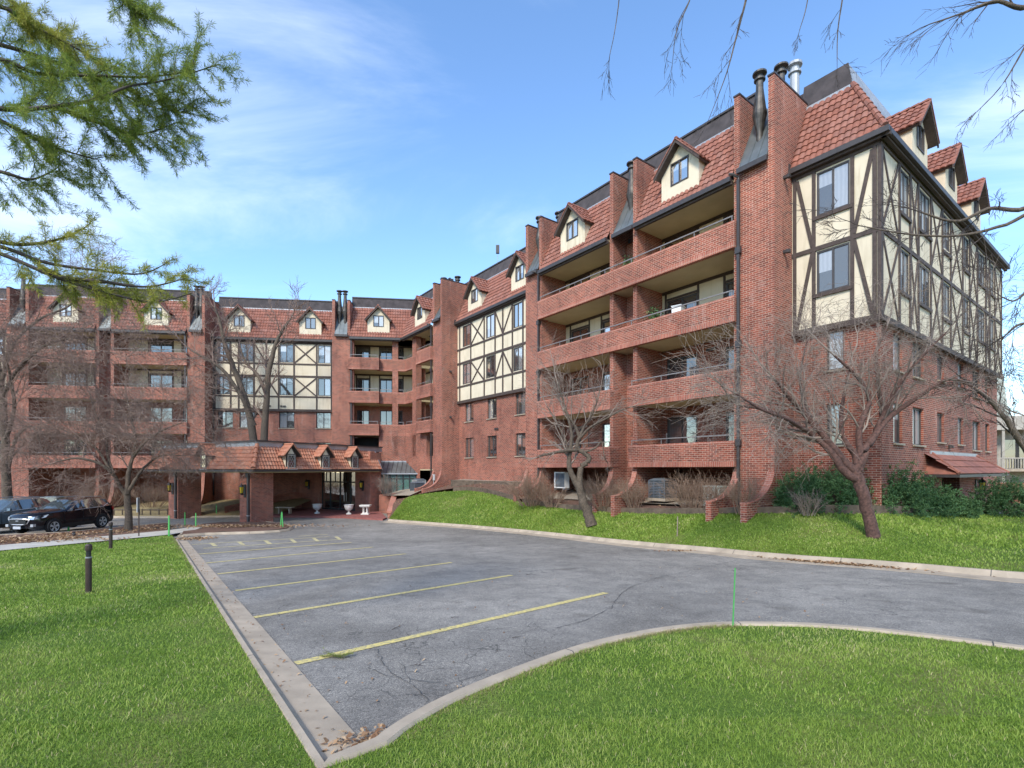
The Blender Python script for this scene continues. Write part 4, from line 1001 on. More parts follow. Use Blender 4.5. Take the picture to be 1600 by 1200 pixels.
def mini_dormer(F, s, flip):
    b = PB(); o = .02; h = .40; zb, ze, za = .02, 1.0, 1.5
    b.face([F(s-h,o,zb),F(s+h,o,zb),F(s+h,o,ze),F(s,o,za),F(s-h,o,ze)], 'timber')
    b.face([F(s-h*.62,o-.012,ze-.02),F(s+h*.62,o-.012,ze-.02),F(s,o-.012,za-.14)], 'stucco')
    for q_ in (-h, h): b.face([F(s+q_,o,zb),F(s+q_,o+.62,ze),F(s+q_,o,ze)], 'stucco'); 
    for q_ in (-h-.01, h-.05): b.hexa([F(s+q_,o-.02,zb),F(s+q_+.06,o-.02,zb),F(s+q_+.06,o+.08,zb),F(s+q_,o+.08,zb),F(s+q_,o+.5,ze),F(s+q_+.06,o+.5,ze),F(s+q_+.06,o+.62,ze),F(s+q_,o+.62,ze)], 'timber')
    b.box(F, s-h-.03, s+h+.03, o-.08, o+.0, zb-.05, zb+.02, 'flashing')
    d = b.build('dormer')
    w_ = PB(); fr = 'beige_wall'
    for a, c, z0, z1 in ((-.29,-.23,.08,.93),(.23,.29,.08,.93),(-.23,.23,.08,.14),(-.23,.23,.87,.93)): w_.box(F, s+a, s+c, o-.05, o-.005, z0, z1, fr)
    w_.face([F(s-.23,o-.02,.14),F(s+.23,o-.02,.14),F(s+.23,o-.02,.87),F(s-.23,o-.02,.87)], 'glass_dark')
    for k in range(-3, 4):   # leaded diamond lattice
        for sg in (1, -1):
            pts = []
            for tt in (0, 1):
                z = .14+.73*tt; x = k*.19+sg*(z-.5)*.62; pts.append((x, z))
            (xa, za_), (xb, zb_) = pts
            def clipx(xa, za_, xb, zb_):
                for lim in (-.23, .23):
                    if (xa-lim)*(xb-lim) < 0:
                        tq = (lim-xa)/(xb-xa); zq = za_+(zb_-za_)*tq
                        if abs(xa) > .23: xa, za_ = lim, zq
                        elif abs(xb) > .23: xb, zb_ = lim, zq
                return xa, za_, xb, zb_
            xa, za_, xb, zb_ = clipx(xa, za_, xb, zb_)
            if max(abs(xa), abs(xb)) <= .2301 and abs(xa-xb) > .02: bar(w_, F, s+xa, za_, s+xb, zb_, .012, o-.03, o-.021, 'flashing')
    w_.build('window', d)
    r = PB(); ov = .2
    mes = []
    for sg in (-1, 1):
        E0 = V3(*F(s+sg*.66, o-ov, .84)); R0 = V3(*F(s, o-ov, 1.58)); E1 = V3(*F(s+sg*.66, .95, .84)); R1 = V3(*F(s, .95, 1.58))
        mes.append(tile_patch(E0, E1-E0, R0-E0, (E1-E0).length, (R0-E0).length, (), pitch=.2, row=.3, amp=.02, step=.03, m='tile_new'))
        n = V3(0,0,-.05); r.hexa([v for v in (E0+n, E1+n, R1+n, R0+n, E0+n*.2, E1+n*.2, R1+n*.2, R0+n*.2)], 'timber')
        r.tube([E0+V3(0,0,.05), R0+V3(0,0,.06)], .05, 'tile_new', 6)
    r.tube([V3(*F(s,o-ov-.02,1.64)), V3(*F(s,.9,1.62))], .06, 'tile_new', 6)
    r.v = [(x-RL.x, y-RL.y, z-RL.z) for x, y, z in r.v]; xo = MB.build(r, 'tmp'); xm = xo.data; bpy.data.objects.remove(xo)
    join_meshes('dormer_roof', mes, d, xm)
for y in (2.64, 5.41, 8.1): mini_dormer(FR, y, 1)
mini_dormer(FF, 5.1, 1)
def pillar(x0, x1, y0, y1):
    b = PB(); b.box(FK, x0, x1, y0, y1, -3.75, -.165, 'brick'); b.build('pillar')
    b = PB(); b.box(FK, x0+.12, x0+.28, y0-.12, y0-.002, -3.4, -.3, 'dark_metal'); b.box(FK, x0+.1, x0+.34, y0-.16, y0-.001, -.5, -.2, 'dark_metal')
    b.box(FK, x0+.1, x0+.3, y0-.13, y0-.001, -2.9, -2.85, 'flashing'); b.build('downspout')
pillar(.9, 2.05, .48, 2.0); pillar(8.95, 10.15, .48, 2.05)
# vestibule
yv = 10.0
b = PB(); wallholes(b, FK, .35, 8.5, -3.6, -.2, yv, 'brick', [(1.95, 5.96, -3.35, -.21)], .35, True)
b.box(FK, .35, .6, yv+.002, yv+1.2, -3.6, 1.3, 'brick'); b.face([FK(.36,yv+.01,-.2),FK(8.5,yv+.01,-.2),FK(8.5,yv+.01,1.4),FK(.36,yv+.01,1.4)],'brick')
b.face([FK(8.5,yv,-3.6),FK(8.5,yv+5,-3.6),FK(8.5,yv+5,1.3),FK(8.5,yv,1.3)],'brick'); b.build('vestibule_wall')
d = PB(); o = yv+.25; xs = [1.95, 2.72, 3.86, 5.0, 5.96]
for x in xs: d.box(FK, x-.05 if x > 1.96 else x, x+.05 if x < 5.9 else x, o-.05, o+.05, -3.33, -.22, 'lamp_dark')
for a, c in zip(xs[:-1], xs[1:]):
    d.box(FK, a+.051, c-.051, o-.045, o+.045, -1.1, -1.0, 'lamp_dark'); d.box(FK, a+.051, c-.051, o-.045, o+.045, -3.33, -3.2, 'lamp_dark'); 
    if c-a > .9: d.box(FK, (a+c)/2-.02, (a+c)/2+.02, o-.04, o+.04, -.999, -.22, 'lamp_dark')
d.box(FK, 3.3, 3.34, o-.13, o-.09, -2.6, -1.9, 'chrome'); 
dr = d.build('glass_door'); g = PB()
for a, c in zip(xs[:-1], xs[1:]): g.face([FK(a,o,-3.2),FK(c,o,-3.2),FK(c,o,-.22),FK(a,o,-.22)], 'glass_dark')
g.build('pane', dr)
# ---- glazed sunroom beside the canopy, standing on its raised planter ----
RL = Vector((-10.2, 41, -2)); BLD = thing('sunroom', 'small glazed sunroom with dark standing seam roof between the canopy and tall brick pilaster', 'sunroom', tuple(RL))
t0, t1 = tC(651, -1.4), tC(588, -1.4)
b = PB(); q0, q1 = t0+.75, t1
b.hexa([FC(t0-.1,-1.55,-.33),FC(q1,-1.55,-.33),FC(q1,.45,-.33),FC(t0-.1,.45,-.33),FC(t0+.5,.3,.62),FC(q1,.3,.62),FC(q1,.46,.62),FC(t0+.5,.46,.62)], 'seam_metal')
for k in range(9):
    s = t0+.1+(q1-t0-.15)*k/8; tp = max(s, t0+.55); b.hexa([FC(s,-1.56,-.325),FC(s+.04,-1.56,-.325),FC(s+.04,-1.5,-.36),FC(s,-1.5,-.36),FC(tp,.29,.67),FC(tp+.04,.29,.67),FC(tp+.04,.35,.6),FC(tp,.35,.6)], 'dark_metal')
b.box(FC, t0-.12, q1, -1.6, -1.5, -.42, -.33, 'flashing'); b.box(FC, t0+.45, q1, .25, .48, .6, .7, 'flashing'); b.build('roof')
b = PB(); n = 6
for k in range(n+1):
    s = t0+.05+(t1-t0-.1)*k/n; b.box(FC, s-.05, s+.05, -1.4, -1.3, -2.1, -.43, 'lamp_dark')
b.box(FC, t0, t1, -1.41, -1.29, -2.1, -1.98, 'lamp_dark'); b.box(FC, t0, t1, -1.405, -1.29, -.8, -.74, 'lamp_dark'); b.box(FC, t0, t0+.08, -1.3, .45, -2.1, -1.98, 'lamp_dark'); b.build('glazing_frame')
b = PB(); b.face([FC(t0,-1.35,-2),FC(t1,-1.35,-2),FC(t1,-1.35,-.43),FC(t0,-1.35,-.43)], 'glass_teal'); b.face([FC(t0+.04,-1.35,-2),FC(t0+.04,.45,-2),FC(t0+.04,.45,-.43),FC(t0+.04,-1.35,-.43)], 'glass_teal'); b.build('pane')
BLD = BLD_; 
def W(name, label, cat, group=None, loc=(0,0,0)):
    return label
def solo(b, name, label, cat, group=None, smooth=False, kind=None):
    """a thing that is one mesh: origin at its base centre"""
    a = np.array(b.v); c = (a.min(0)+a.max(0))/2; c[2] = a[:,2].min(); b.v = [tuple(x) for x in (a-c).tolist()]
    o = MB.build(b, name, smooth=smooth); o.location = c.tolist(); tag(o, label, cat, group, kind); return o
# planter and its walls
pz = -2.02
b = MB(); P0, P1, P2, P3, P4, P5 = PZ(591.5,39.6,pz), PZ(611,38.6,pz), PZ(640,36.4,-1.9), PZ(662,37.6,-1.5), PZ(668,41,-1.4), PZ(585,46,pz)
b.face([P0,P1,P2,P3,P4,P5], 'gravel'); b.build('gravel_bed')['kind'] = 'structure'
b = MB(); q0 = V3(*PZ(592,39.5,-3.6)); q1 = V3(*PZ(609,39.0,-3.6)); th = V3(.05,.3,0); hh = V3(0,0,3.6+pz+.03)
b.hexa([q0,q1,q1+th,q0+th,q0+hh,q1+hh,q1+th+hh,q0+th+hh], 'brick'); solo(b, 'planter_wall', 'low brick planter wall joining the canopy brickwork right of the white pedestal', 'wall')
b = MB(); a0 = V3(*PZ(605.5,35.2,0)); a1 = V3(*PZ(613,39.2,0)); th = V3(.36,-.05,0)
z0_, z1_ = -3.05, -1.98
b.hexa([a0+V3(0,0,-3.7),a0+th+V3(0,0,-3.7),a1+th+V3(0,0,-3.7),a1+V3(0,0,-3.7),a0+V3(0,0,z0_),a0+th+V3(0,0,z0_),a1+th+V3(0,0,z1_),a1+V3(0,0,z1_)], 'brick')
e_ = V3(-.04,0,0); b.hexa([a0+e_+V3(0,-.05,z0_+.003),a0+th-e_+V3(0,-.05,z0_+.003),a1+th-e_+V3(0,0,z1_+.003),a1+e_+V3(0,0,z1_+.003),a0+e_+V3(0,-.05,z0_+.1),a0+th-e_+V3(0,-.05,z0_+.1),a1+th-e_+V3(0,0,z1_+.1),a1+e_+V3(0,0,z1_+.1)], 'brick_cap')
solo(b, 'wing_wall', 'sloping brick wing wall with pink coping at the end of the entrance paving', 'wall')
b = MB(); a0 = V3(*PZ(351,37.2,0)); a1 = V3(*PZ(451,42.2,0)); n_ = V3(-.1,.3,0); e_ = V3(*PZ(474,43,0))
b.hexa([a0+V3(0,0,-3.7),a1+V3(0,0,-3.7),a1+n_+V3(0,0,-3.7),a0+n_+V3(0,0,-3.7),a0+V3(0,0,-2.85),a1+V3(0,0,-2.02),a1+n_+V3(0,0,-2.02),a0+n_+V3(0,0,-2.85)], 'brick')
b.hexa([a0+V3(0,-.04,-2.847),a1+V3(0,-.04,-2.017),a1+n_+V3(0,.04,-2.017),a0+n_+V3(0,.04,-2.847),a0+V3(0,-.04,-2.76),a1+V3(0,-.04,-1.93),a1+n_+V3(0,.04,-1.93),a0+n_+V3(0,.04,-2.76)], 'brick_cap')
b.hexa([a1+V3(.01,0,-3.7),e_+V3(0,0,-3.7),e_+n_+V3(0,0,-3.7),a1+n_+V3(.01,0,-3.7),a1+V3(.01,0,-2.0),e_+V3(0,0,-2.0),e_+n_+V3(0,0,-2.0),a1+n_+V3(.01,0,-2.0)], 'brick')
solo(b, 'planter_wall', 'long brick wall rising towards the entrance behind the stone bench', 'wall')
# ---- lanterns ----
def lantern(p, out, label, group='carriage lanterns'):
    """p: point on the wall, out: unit direction away from it"""
    p = Vector(p); out = Vector(out).normalized(); side = Vector((-out.y, out.x, 0))
    r = thing('wall_lantern', label, 'lantern', tuple(p), group)
    L = lambda a, c, z: tuple(side*a+out*c+Vector((0,0,z)))
    b = MB(); b.box(L, -.1, .1, 0, .04, -.45, .35, 'lamp_dark'); b.box(L, -.025, .025, .04, .24, -.30, -.26, 'lamp_dark'); b.box(L, -.02, .02, .04, .24, .30, .34, 'lamp_dark'); MB.build(b, 'bracket', r)
    c = L(0, .24, 0); b = MB(); b.lathe(c, [(.06,-.27),(.12,-.2),(.125,-.18),(.1,-.175)], 'lamp_dark', 6); b.lathe(c, [(.15,.19),(.17,.2),(.1,.3),(.03,.36),(.04,.4),(.01,.44)], 'lamp_dark', 6)
    for k in range(6):
        a = 2*math.pi*k/6; b.tube([(c[0]+.10*math.cos(a), c[1]+.10*math.sin(a), -.18), (c[0]+.14*math.cos(a), c[1]+.14*math.sin(a), .2)], .012, 'lamp_dark', 4)
    MB.build(b, 'lantern_frame', r)
    b = MB(); b.lathe(c, [(.085,-.175),(.125,.19)], 'lamp_amber', 6); MB.build(b, 'lamp_glass', r)
od = (-.48, -.877, 0)
lantern(FK(1.5,.48,-1.3), od, 'black carriage lantern with amber glass on the brick pillar nearest the parking stalls')
lantern(FK(9.6,.48,-1.3), od, 'black carriage lantern with amber glass on the left brick canopy pillar under the bare tree')
lantern(FK(1.1,yv,-1.25), od, 'black carriage lantern on the brick right of the glass entrance doors')
lantern(FK(7.3,yv,-1.25), od, 'black carriage lantern on the brick left of the glass entrance doors')
lantern(FD(13.3,0,-.85), (.6,-.8,0), 'black carriage lantern with yellow glass beside the side door awning')
# ---- urns, pedestal, bench ----
def urn(px, Z, label):
    c = PZ(px, Z, -3.315); b = MB(); r = thing('urn', label, 'planter urn', c, 'stone urns flanking the entrance doors')
    b.lathe((0,0,0), [(.2,0),(.2,.06),(.15,.09),(.07,.14),(.06,.22),(.1,.26),(.24,.36),(.31,.52),(.31,.62),(.35,.66),(.36,.71),(.28,.72),(.26,.64)], 'stone_white', 18); MB.build(b, 'bowl', r, smooth=False)
    b = MB(); b.lathe((0,0,0), [(.26,.63),(.05,.66)], 'mulch', 12); MB.build(b, 'soil', r)
urn(495.5, 37.7, 'pale stone urn left of the glass entrance doors'); urn(545, 37.0, 'pale stone urn right of the glass entrance doors')
b = MB(); c = PZ(571, 36.9, -3.315); o_ = lambda x, y, z: (c[0]+x, c[1]+y, c[2]+z)
r = thing('pedestal_table', 'small white stone pedestal seat in front of the brick right of the doors', 'pedestal', c)
b.box(ID, -.28,.28,-.22,.22,0,.08,'stone_white'); b.box(ID, -.2,.2,-.16,.16,.08,.14,'stone_white'); MB.build(b, 'plinth', r)
for sx, sy in ((-.13,-.1),(.13,-.1),(-.13,.1),(.13,.1)):
    b = MB(); b.lathe((sx,sy,0), [(.07,.14),(.045,.2),(.04,.5),(.07,.56)], 'stone_white', 10); MB.build(b, 'leg', r)
b = MB(); b.box(ID, -.34,.34,-.26,.26,.56,.62,'stone_white'); b.box(ID, -.38,.38,-.3,.3,.62,.7,'stone_white'); MB.build(b, 'top', r)
c = PZ(445, 37.6, -3.315); r = thing('bench', 'weathered stone bench with two slab legs behind the front canopy pillar', 'bench', c, None, math.radians(-8))
b = MB(); b.box(ID, -.65,.65,-.2,.2,.42,.5,'concrete'); MB.build(b, 'seat', r)
for x in (-.45, .38): b = MB(); b.box(ID, x, x+.09, -.15, .15, 0, .42, 'concrete'); MB.build(b, 'leg', r)
# ---- air conditioners ----
def condenser(F, s, o, z, w_, h, m, label, grille='ac_grey', group='air conditioning condensers'):
    c = F(s, o, z); r = thing('air_conditioner', label, 'air conditioner', c, group, math.atan2(-.8,.6)*0+(math.atan2(.8,-.6) if F is FA else math.atan2(-.1206,-.9927)))
    b = MB(); b.box(ID, -w_/2-.1, w_/2+.1, -w_/2-.1, w_/2+.1, -.12, 0, 'concrete'); MB.build(b, 'pad', r)
    b = MB(); b.box(ID, -w_/2+.01, w_/2-.01, -w_/2+.01, w_/2-.01, .001, h-.06, 'lamp_dark')
    for k in range(int(h/.07)): z_ = .03+k*.07; b.box(ID, -w_/2, w_/2, -w_/2, w_/2, z_, z_+.04, m)
    for x in (-w_/2-.01, w_/2-.03):
        for y in (-w_/2-.01, w_/2-.03): b.box(ID, x, x+.04, y, y+.04, 0, h-.05, m)
    for x in (-w_/6, w_/6): b.box(ID, x-.012, x+.012, -w_/2-.006, w_/2+.006, 0, h-.05, m)
    MB.build(b, 'louvred_case', r)
    b = MB(); q = [(x*w_/2*1.05, y*w_/2*1.05) for x, y in ((-1,-1),(1,-1),(1,1),(-1,1))]; b.hexa([(*p,h-.05) for p in q]+[(p[0]*.6,p[1]*.6,h+.05) for p in q], grille); b.lathe((0,0,0), [(.26*w_,h+.05),(.26*w_,h+.07)], 'lamp_dark', 16); MB.build(b, 'top_cover', r)
condenser(FA, 3.75, .75, -1.27, .85, .82, 'ac_grey', 'dark grey louvred condenser under the right hand balconies')
condenser(FA, 25.2, -.6, -1.75, .8, .75, 'ac_grey', 'grey condenser behind the curved buttress foot beside the sunroom')
condenser(FA, 26.3, .1, -1.75, .8, .95, 'ac_light', 'taller light grey condenser beside the sunroom')
condenser(FC, 24.6, -.9, -2.95, .95, .8, 'box_green', 'grey condenser behind the black crossover, left one of the pair')
condenser(FC, 22.9, -.9, -2.95, 1.1, .85, 'box_green', 'grey condenser behind the black crossover, right one of the pair')
c = FA(10.5, .9, -1.14); r = thing('air_conditioner', 'white side blowing heat pump under the left balconies behind the twisted tree', 'air conditioner', c, None, math.atan2(.8,-.6))
b = MB(); b.box(ID, -.42,.42,-.18,.18,.1,.98,'white_paint'); b.box(ID,-.38,-.3,-.2,.2,0,.1,'ac_grey'); b.box(ID,.3,.38,-.2,.2,0,.1,'ac_grey'); MB.build(b,'case',r)
for sg in (1,):
    b = MB()
    for k in range(5): rr = .08+.06*k; b.tube([(-.08+rr*math.cos(a*math.pi/10), .19*sg, .54+rr*math.sin(a*math.pi/10)) for a in range(21)], .008, 'ac_grey', 4)
    b.box(ID,-.42,.3,.181,.186,.16,.92,'ac_grey'); MB.build(b,'fan_grille',r)
c = FA(.95, .3, -1.45); b = MB(); F_ = rot_frame(c[0], c[1], math.atan2(.8,-.6), c[2]); b.box(F_, -.35,.35,-.25,.25,0,.74,'box_green'); b.box(F_, -.38,.38,-.28,.28,.74,.8,'box_green'); b.box(F_, -.02,.0,.25,.262,.05,.7,'ac_grey'); solo(b, 'utility_box', 'mottled grey green utility cabinet by the curved buttress beneath the balconies', 'utility box')
c = FA(24.1, .18, -.75); b = MB(); b.box(lambda x,y,z: FA(24.0+x,.24-y,-.75+z), -.12,.12,0,.12,-.1,.35,'ac_light'); b.tube([FA(24.0,.18,-1.8),FA(24.0,.18,-.85)], .02, 'ac_light', 6); solo(b, 'meter_box', 'pale electric meter box on the tall brick pilaster by the curved foot', 'meter')
# patio heater on the top balcony of the inner corner
c = FA(24.9, .75, 8.6); r = thing('patio_heater', 'steel patio heater standing on the top corner balcony', 'patio heater', c)
b = MB(); b.lathe((0,0,0), [(.22,0),(.2,.35),(.05,.4),(.05,1.4),(.09,1.42),(.1,1.68)], 'chrome', 14); MB.build(b, 'stand', r); b = MB(); b.lathe((0,0,0), [(.46,1.72),(.3,1.79),(.02,1.84)], 'dark_metal', 16); MB.build(b, 'hood', r)
# ---- bollards, sign, stakes ----
def bollard(px, py, h, label, r_=.05):
    x, y, z = gp(px, py, .1); c = thing('bollard_light', label, 'bollard light', (x, y, z-.03), 'path bollard lights')
    b = MB(); b.lathe((0,0,0), [(r_*1.15,0),(r_*1.15,.03),(r_,.04),(r_,h*.72)], 'bollard_bronze', 14); MB.build(b, 'post', c, smooth=True)
    b = MB(); b.lathe((0,0,0), [(r_*1.05,h*.72),(r_*1.05,h*.745)], 'flashing', 14); b.lathe((0,0,0), [(r_*.8,h*.745),(r_*.8,h*.87)], 'lamp_dark', 14); MB.build(b, 'lamp_collar', c)
    b = MB(); b.lathe((0,0,0), [(r_*1.1,h*.87),(r_*1.15,h*.9),(r_*1.1,h*.97),(r_*.7,h)], 'bollard_bronze', 14); MB.build(b, 'cap', c)
bollard(138.5, 925, .93, 'tall bronze bollard light on the near left lawn')
bollard(173, 857, .95, 'bronze bollard light by the sidewalk in front of the crossover', .055)
bollard(115.5, 841, .32, 'short stubby bollard light in the mulch strip', .06)
x, y, z = gp(217, 842); r = thing('sign_post', 'thin metal post with a small sign seen edge on beside the sidewalk', 'sign', (x, y, z), None, math.radians(-68))
H_ = 1.95; b = MB(); b.box(ID, -.02,.02,-.02,.02,-.1,1.85,'bollard_bronze'); MB.build(b, 'post', r); b = MB(); b.box(ID, -.2,.2,-.034,-.021,1.2,1.85,'white_paint'); b.box(ID, -.17,.17,-.038,-.035,1.25,1.8,'dark_metal'); MB.build(b, 'sign_panel', r)
def stake(px, y0, y1, label, m='stake_green', lean=0, dz=.1, w_=.022, dx=0, Z=None):
    if Z is None: x, y, z = gp(px, y1, dz)
    else: x, y, z = PZ(px, Z, (733-y1)*Z/788)
    h = (y1-y0)/788*y; b = MB(); b.hexa([(a*w_, c*w_, 0) for a, c in ((-1,-.5),(1,-.5),(1,.5),(-1,.5))]+[(a*w_*.8+lean*h, c*w_*.8, h) for a, c in ((-1,-.5),(1,-.5),(1,.5),(-1,.5))], m)
    o = MB.build(b, 'marker_stake'); o.location = (x, y, z-.02); tag(o, label, 'marker stake', 'green snow marker stakes' if m == 'stake_green' else None)
stake(1145, 885, 978, 'long thin green stake at the near curb by the curved front lawn', lean=.04, w_=.0085)
stake(107, 803, 829, 'green stake standing in front of the black crossover', w_=.04)
stake(264, 805, 838, 'green stake at the far corner of the left lawn', w_=.035)
stake(289, 800, 822, 'green stake before the left canopy pillar, left one of the two', w_=.03)
stake(306, 801, 824, 'green stake before the left canopy pillar, right one of the two', w_=.03)
stake(438.5, 800, 823, 'green stake leaning right at the tip of the leafy island', w_=.03, lean=.06)
stake(442, 799, 823, 'green stake leaning left at the tip of the leafy island', w_=.03, lean=-.06)
stake(338, 788, 806, 'thin green stake on the dry bank seen between the canopy pillars', w_=.025, Z=37.0)
stake(1058, 806, 846, 'weathered wooden stake on the lawn by the curb right of the twisted tree', 'twig_pale', .02, w_=.02, Z=18.0)
b = MB()
for x0, x1 in ((178,218),(222,262)):
    p = V3(*PZ(x0,36.5,-2.95)); q = V3(*PZ(x1,36.5,-2.95)); b.tube([p,q], .05, 'bark', 6)
    for k in (0, .33, .66, 1): u = p.lerp(q, k); b.tube([u-V3(0,0,.55), u+V3(0,0,.08)], .045, 'bark', 6)
solo(b, 'rail_fence', 'low rustic timber rail along the dry bank behind the parked cars', 'fence')

# ---- cars ----
def car(x0, y0, heading, paint, label, z, L=4.65, kind='crossover'):
    r = thing('parked_car', label, 'car', (x0, y0, z), None, 0); r.rotation_euler = (0, 0, heading); r.scale = (1, 1, 1.05)
    X = [0,.05,.22,.55,1.0,1.38,1.62,2.3,2.75,3.25,3.8,4.2,4.5,4.65]
    w_ = [.50,.68,.82,.885,.905,.91,.915,.92,.92,.92,.91,.895,.86,.76]
    zbk = [.34,.27,.24,.25,.25,.25,.25,.26,.26,.26,.26,.27,.3,.40]
    belt = [.80,.88,.94,.99,1.02,1.04,1.05,1.07,1.09,1.11,1.14,1.17,1.14,.98]
    ctr = [.84,.94,1.02,1.08,1.12,1.15,1.18,1.58,1.64,1.66,1.64,1.58,1.30,1.02]
    tw = [.45,.62,.72,.78,.80,.80,.80,.60,.61,.61,.60,.57,.62,.66]     # half width at the cant rail
    ring = lambda i: [(w_[i]*.94,zbk[i]),(w_[i]*.99,.46),(w_[i],.66),(w_[i]*.985,min(.86,belt[i]-.03)),(w_[i]*.955,belt[i]),(tw[i],(ctr[i]-.075) if i >= 7 and i < 13 else belt[i]+(ctr[i]-belt[i])*.55),(tw[i]*.55,ctr[i]-.012),(0,ctr[i])]
    P = []
    for i in range(len(X)):
        R_ = ring(i); bow = lambda y: 0 if i > 3 else .28*(abs(y)/.9)**2*(1-i/4)
        bw = lambda y: 0 if i < 12 else -.12*(abs(y)/.9)**2
        row = [(X[i]+bow(y)+bw(y), y, z_) for y, z_ in R_]+[(X[i]+bow(y)+bw(y), -y, z_) for y, z_ in reversed(R_[:-1])]; P.append(row)
    b = MB(); g = MB(); n = len(P[0])
    for i in range(len(X)-1):
        for j in range(n-1):
            jj = j if j < n//2 else n-2-j          # 0..6
            f = [P[i][j], P[i+1][j], P[i+1][j+1], P[i][j+1]]
            glass = (jj == 4 and 7 <= i <= 10) or (i == 6 and jj >= 5) or (i == 11 and jj >= 5)
            if jj == 0: b.face(f, 'plastic_black')
            elif glass: g.face(f, 'car_glass')
            else: b.face(f, paint)
    b.face(P[0], paint); b.face(P[-1][::-1], paint)
    body = MB.build(b, 'body', r, smooth=True, weld=True)
    md = body.modifiers.new('edge', 'EDGE_SPLIT'); md.split_angle = math.radians(38)
    MB.build(g, 'window_glass', r, weld=True)
    t = MB()   # pillars, window trim, door gaps
    for sg in (1, -1):
        for xx in (2.52, 3.42): t.hexa([(xx,sg*.875,1.07),(xx+.07,sg*.875,1.07),(xx+.07,sg*.9,1.07),(xx,sg*.9,1.07),(xx,sg*.60,1.575),(xx+.07,sg*.60,1.575),(xx+.07,sg*.63,1.575),(xx,sg*.63,1.575)], 'plastic_black')
        t.tube([(1.68,sg*.885,1.05),(2.75,sg*.895,1.10),(3.8,sg*.885,1.15),(4.15,sg*.80,1.30)], .013, 'chrome', 5)
        t.tube([(2.35,sg*.56,1.62),(2.6,sg*.575,1.68),(3.7,sg*.57,1.69),(4.0,sg*.55,1.65)], .018, 'flashing', 5)
        for xx in (1.5, 2.55, 3.45): t.box(ID, xx, xx+.012, sg*.918-.008, sg*.918+.008, .4, 1.02, 'lamp_dark')
    t.build('trim', r)
    for sg in (1, -1):
        m_ = MB(); m_.hexa([(1.75,sg*.93,1.06),(1.9,sg*.93,1.06),(1.9,sg*1.08,1.08),(1.78,sg*1.08,1.08),(1.77,sg*.93,1.2),(1.9,sg*.93,1.2),(1.9,sg*1.07,1.2),(1.8,sg*1.07,1.2)], paint); m_.build('mirror', r)
        h = MB(); h.hexa([(.02,sg*.5,.76),(.13,sg*.70,.76),(.55,sg*.90,.84),(.3,sg*.6,.8),(.05,sg*.5,.87),(.17,sg*.72,.885),(.70,sg*.90,.965),(.45,sg*.7,.93)], 'headlamp'); h.build('headlight', r)
        h = MB(); h.box(ID, .06,.2, min(sg*.6,sg*.74), max(sg*.6,sg*.74), .42,.54, 'headlamp'); h.build('fog_light', r)
        h = MB(); h.hexa([(4.42,sg*.70,.92),(4.42,sg*.88,.92),(4.64,sg*.74,.92),(4.66,sg*.5,.92),(4.36,sg*.70,1.08),(4.36,sg*.885,1.08),(4.6,sg*.74,1.08),(4.62,sg*.5,1.08)], 'taillamp'); h.build('tail_light', r)
        for xx in (.93, 3.66):
            a = MB(); seg = 22
            for k in range(seg):
                t0_, t1_ = math.pi*(-.12+1.24*k/seg), math.pi*(-.12+1.24*(k+1)/seg)
                for r0, r1 in ((0.0,.43),):
                    y_ = sg*(.921 if xx > 1 else .915)
                    a.face([(xx+r0*math.cos(t0_),y_,.35+r0*math.sin(t0_)),(xx+r1*math.cos(t0_),y_,.35+r1*math.sin(t0_)),(xx+r1*math.cos(t1_),y_,.35+r1*math.sin(t1_))], 'plastic_black')
            a.build('wheel_arch', r)
            wh = MB(); yc = sg*.86; rr = .355
            prof = [(.22,-.11),(rr*.93,-.11),(rr,-.07),(rr,.07),(rr*.93,.11),(.24,.11)]
            sgp = [[(xx+q*math.cos(2*math.pi*k/24), yc+y2*sg, .355+q*math.sin(2*math.pi*k/24)) for k in range(24)] for q, y2 in prof]
            for i in range(len(sgp)-1):
                for k in range(24): wh.face([sgp[i][k], sgp[i][(k+1)%24], sgp[i+1][(k+1)%24], sgp[i+1][k]], 'rubber')
            w2 = wh.build('wheel', r)
            ri = MB(); yo = yc+.095*sg
            ri.face([(xx+.24*math.cos(2*math.pi*k/24), yc+.03*sg, .355+.24*math.sin(2*math.pi*k/24)) for k in range(24)], 'lamp_dark')
            for k in range(24):
                a0_, a1_ = 2*math.pi*k/24, 2*math.pi*(k+1)/24
                ri.face([(xx+.245*math.cos(a0_),yo+.01*sg,.355+.245*math.sin(a0_)),(xx+.245*math.cos(a1_),yo+.01*sg,.355+.245*math.sin(a1_)),(xx+.215*math.cos(a1_),yo,.355+.215*math.sin(a1_)),(xx+.215*math.cos(a0_),yo,.355+.215*math.sin(a0_))], 'ac_light')
            for k in range(10):
                a_ = 2*math.pi*(k//2)/5+(.14 if k % 2 else -.14)+.3; d_ = Vector((math.cos(a_), 0, math.sin(a_))); n_ = Vector((-d_.z, 0, d_.x)); c_ = Vector((xx, yo, .355))
                ri.face([c_+d_*.03-n_*.02, c_+d_*.225-n_*.026, c_+d_*.225+n_*.026, c_+d_*.03+n_*.02], 'ac_light')
            ri.face([(xx+.05*math.cos(2*math.pi*k/12), yo+.004*sg, .355+.05*math.sin(2*math.pi*k/12)) for k in range(12)], 'flashing')
            ri.build('rim', w2)
    gr = MB(); pl = [(-.5,.70),(.5,.70),(.42,.52),(-.42,.52),(-.5,.70)]
    for z0_, z1_, ya in ((.56,.76,.44),): gr.box(ID, -.03,.02,-ya,ya,z0_,z1_,'lamp_dark')
    bowf = lambda y: -.035+.28*(abs(y)/.9)**2*.9
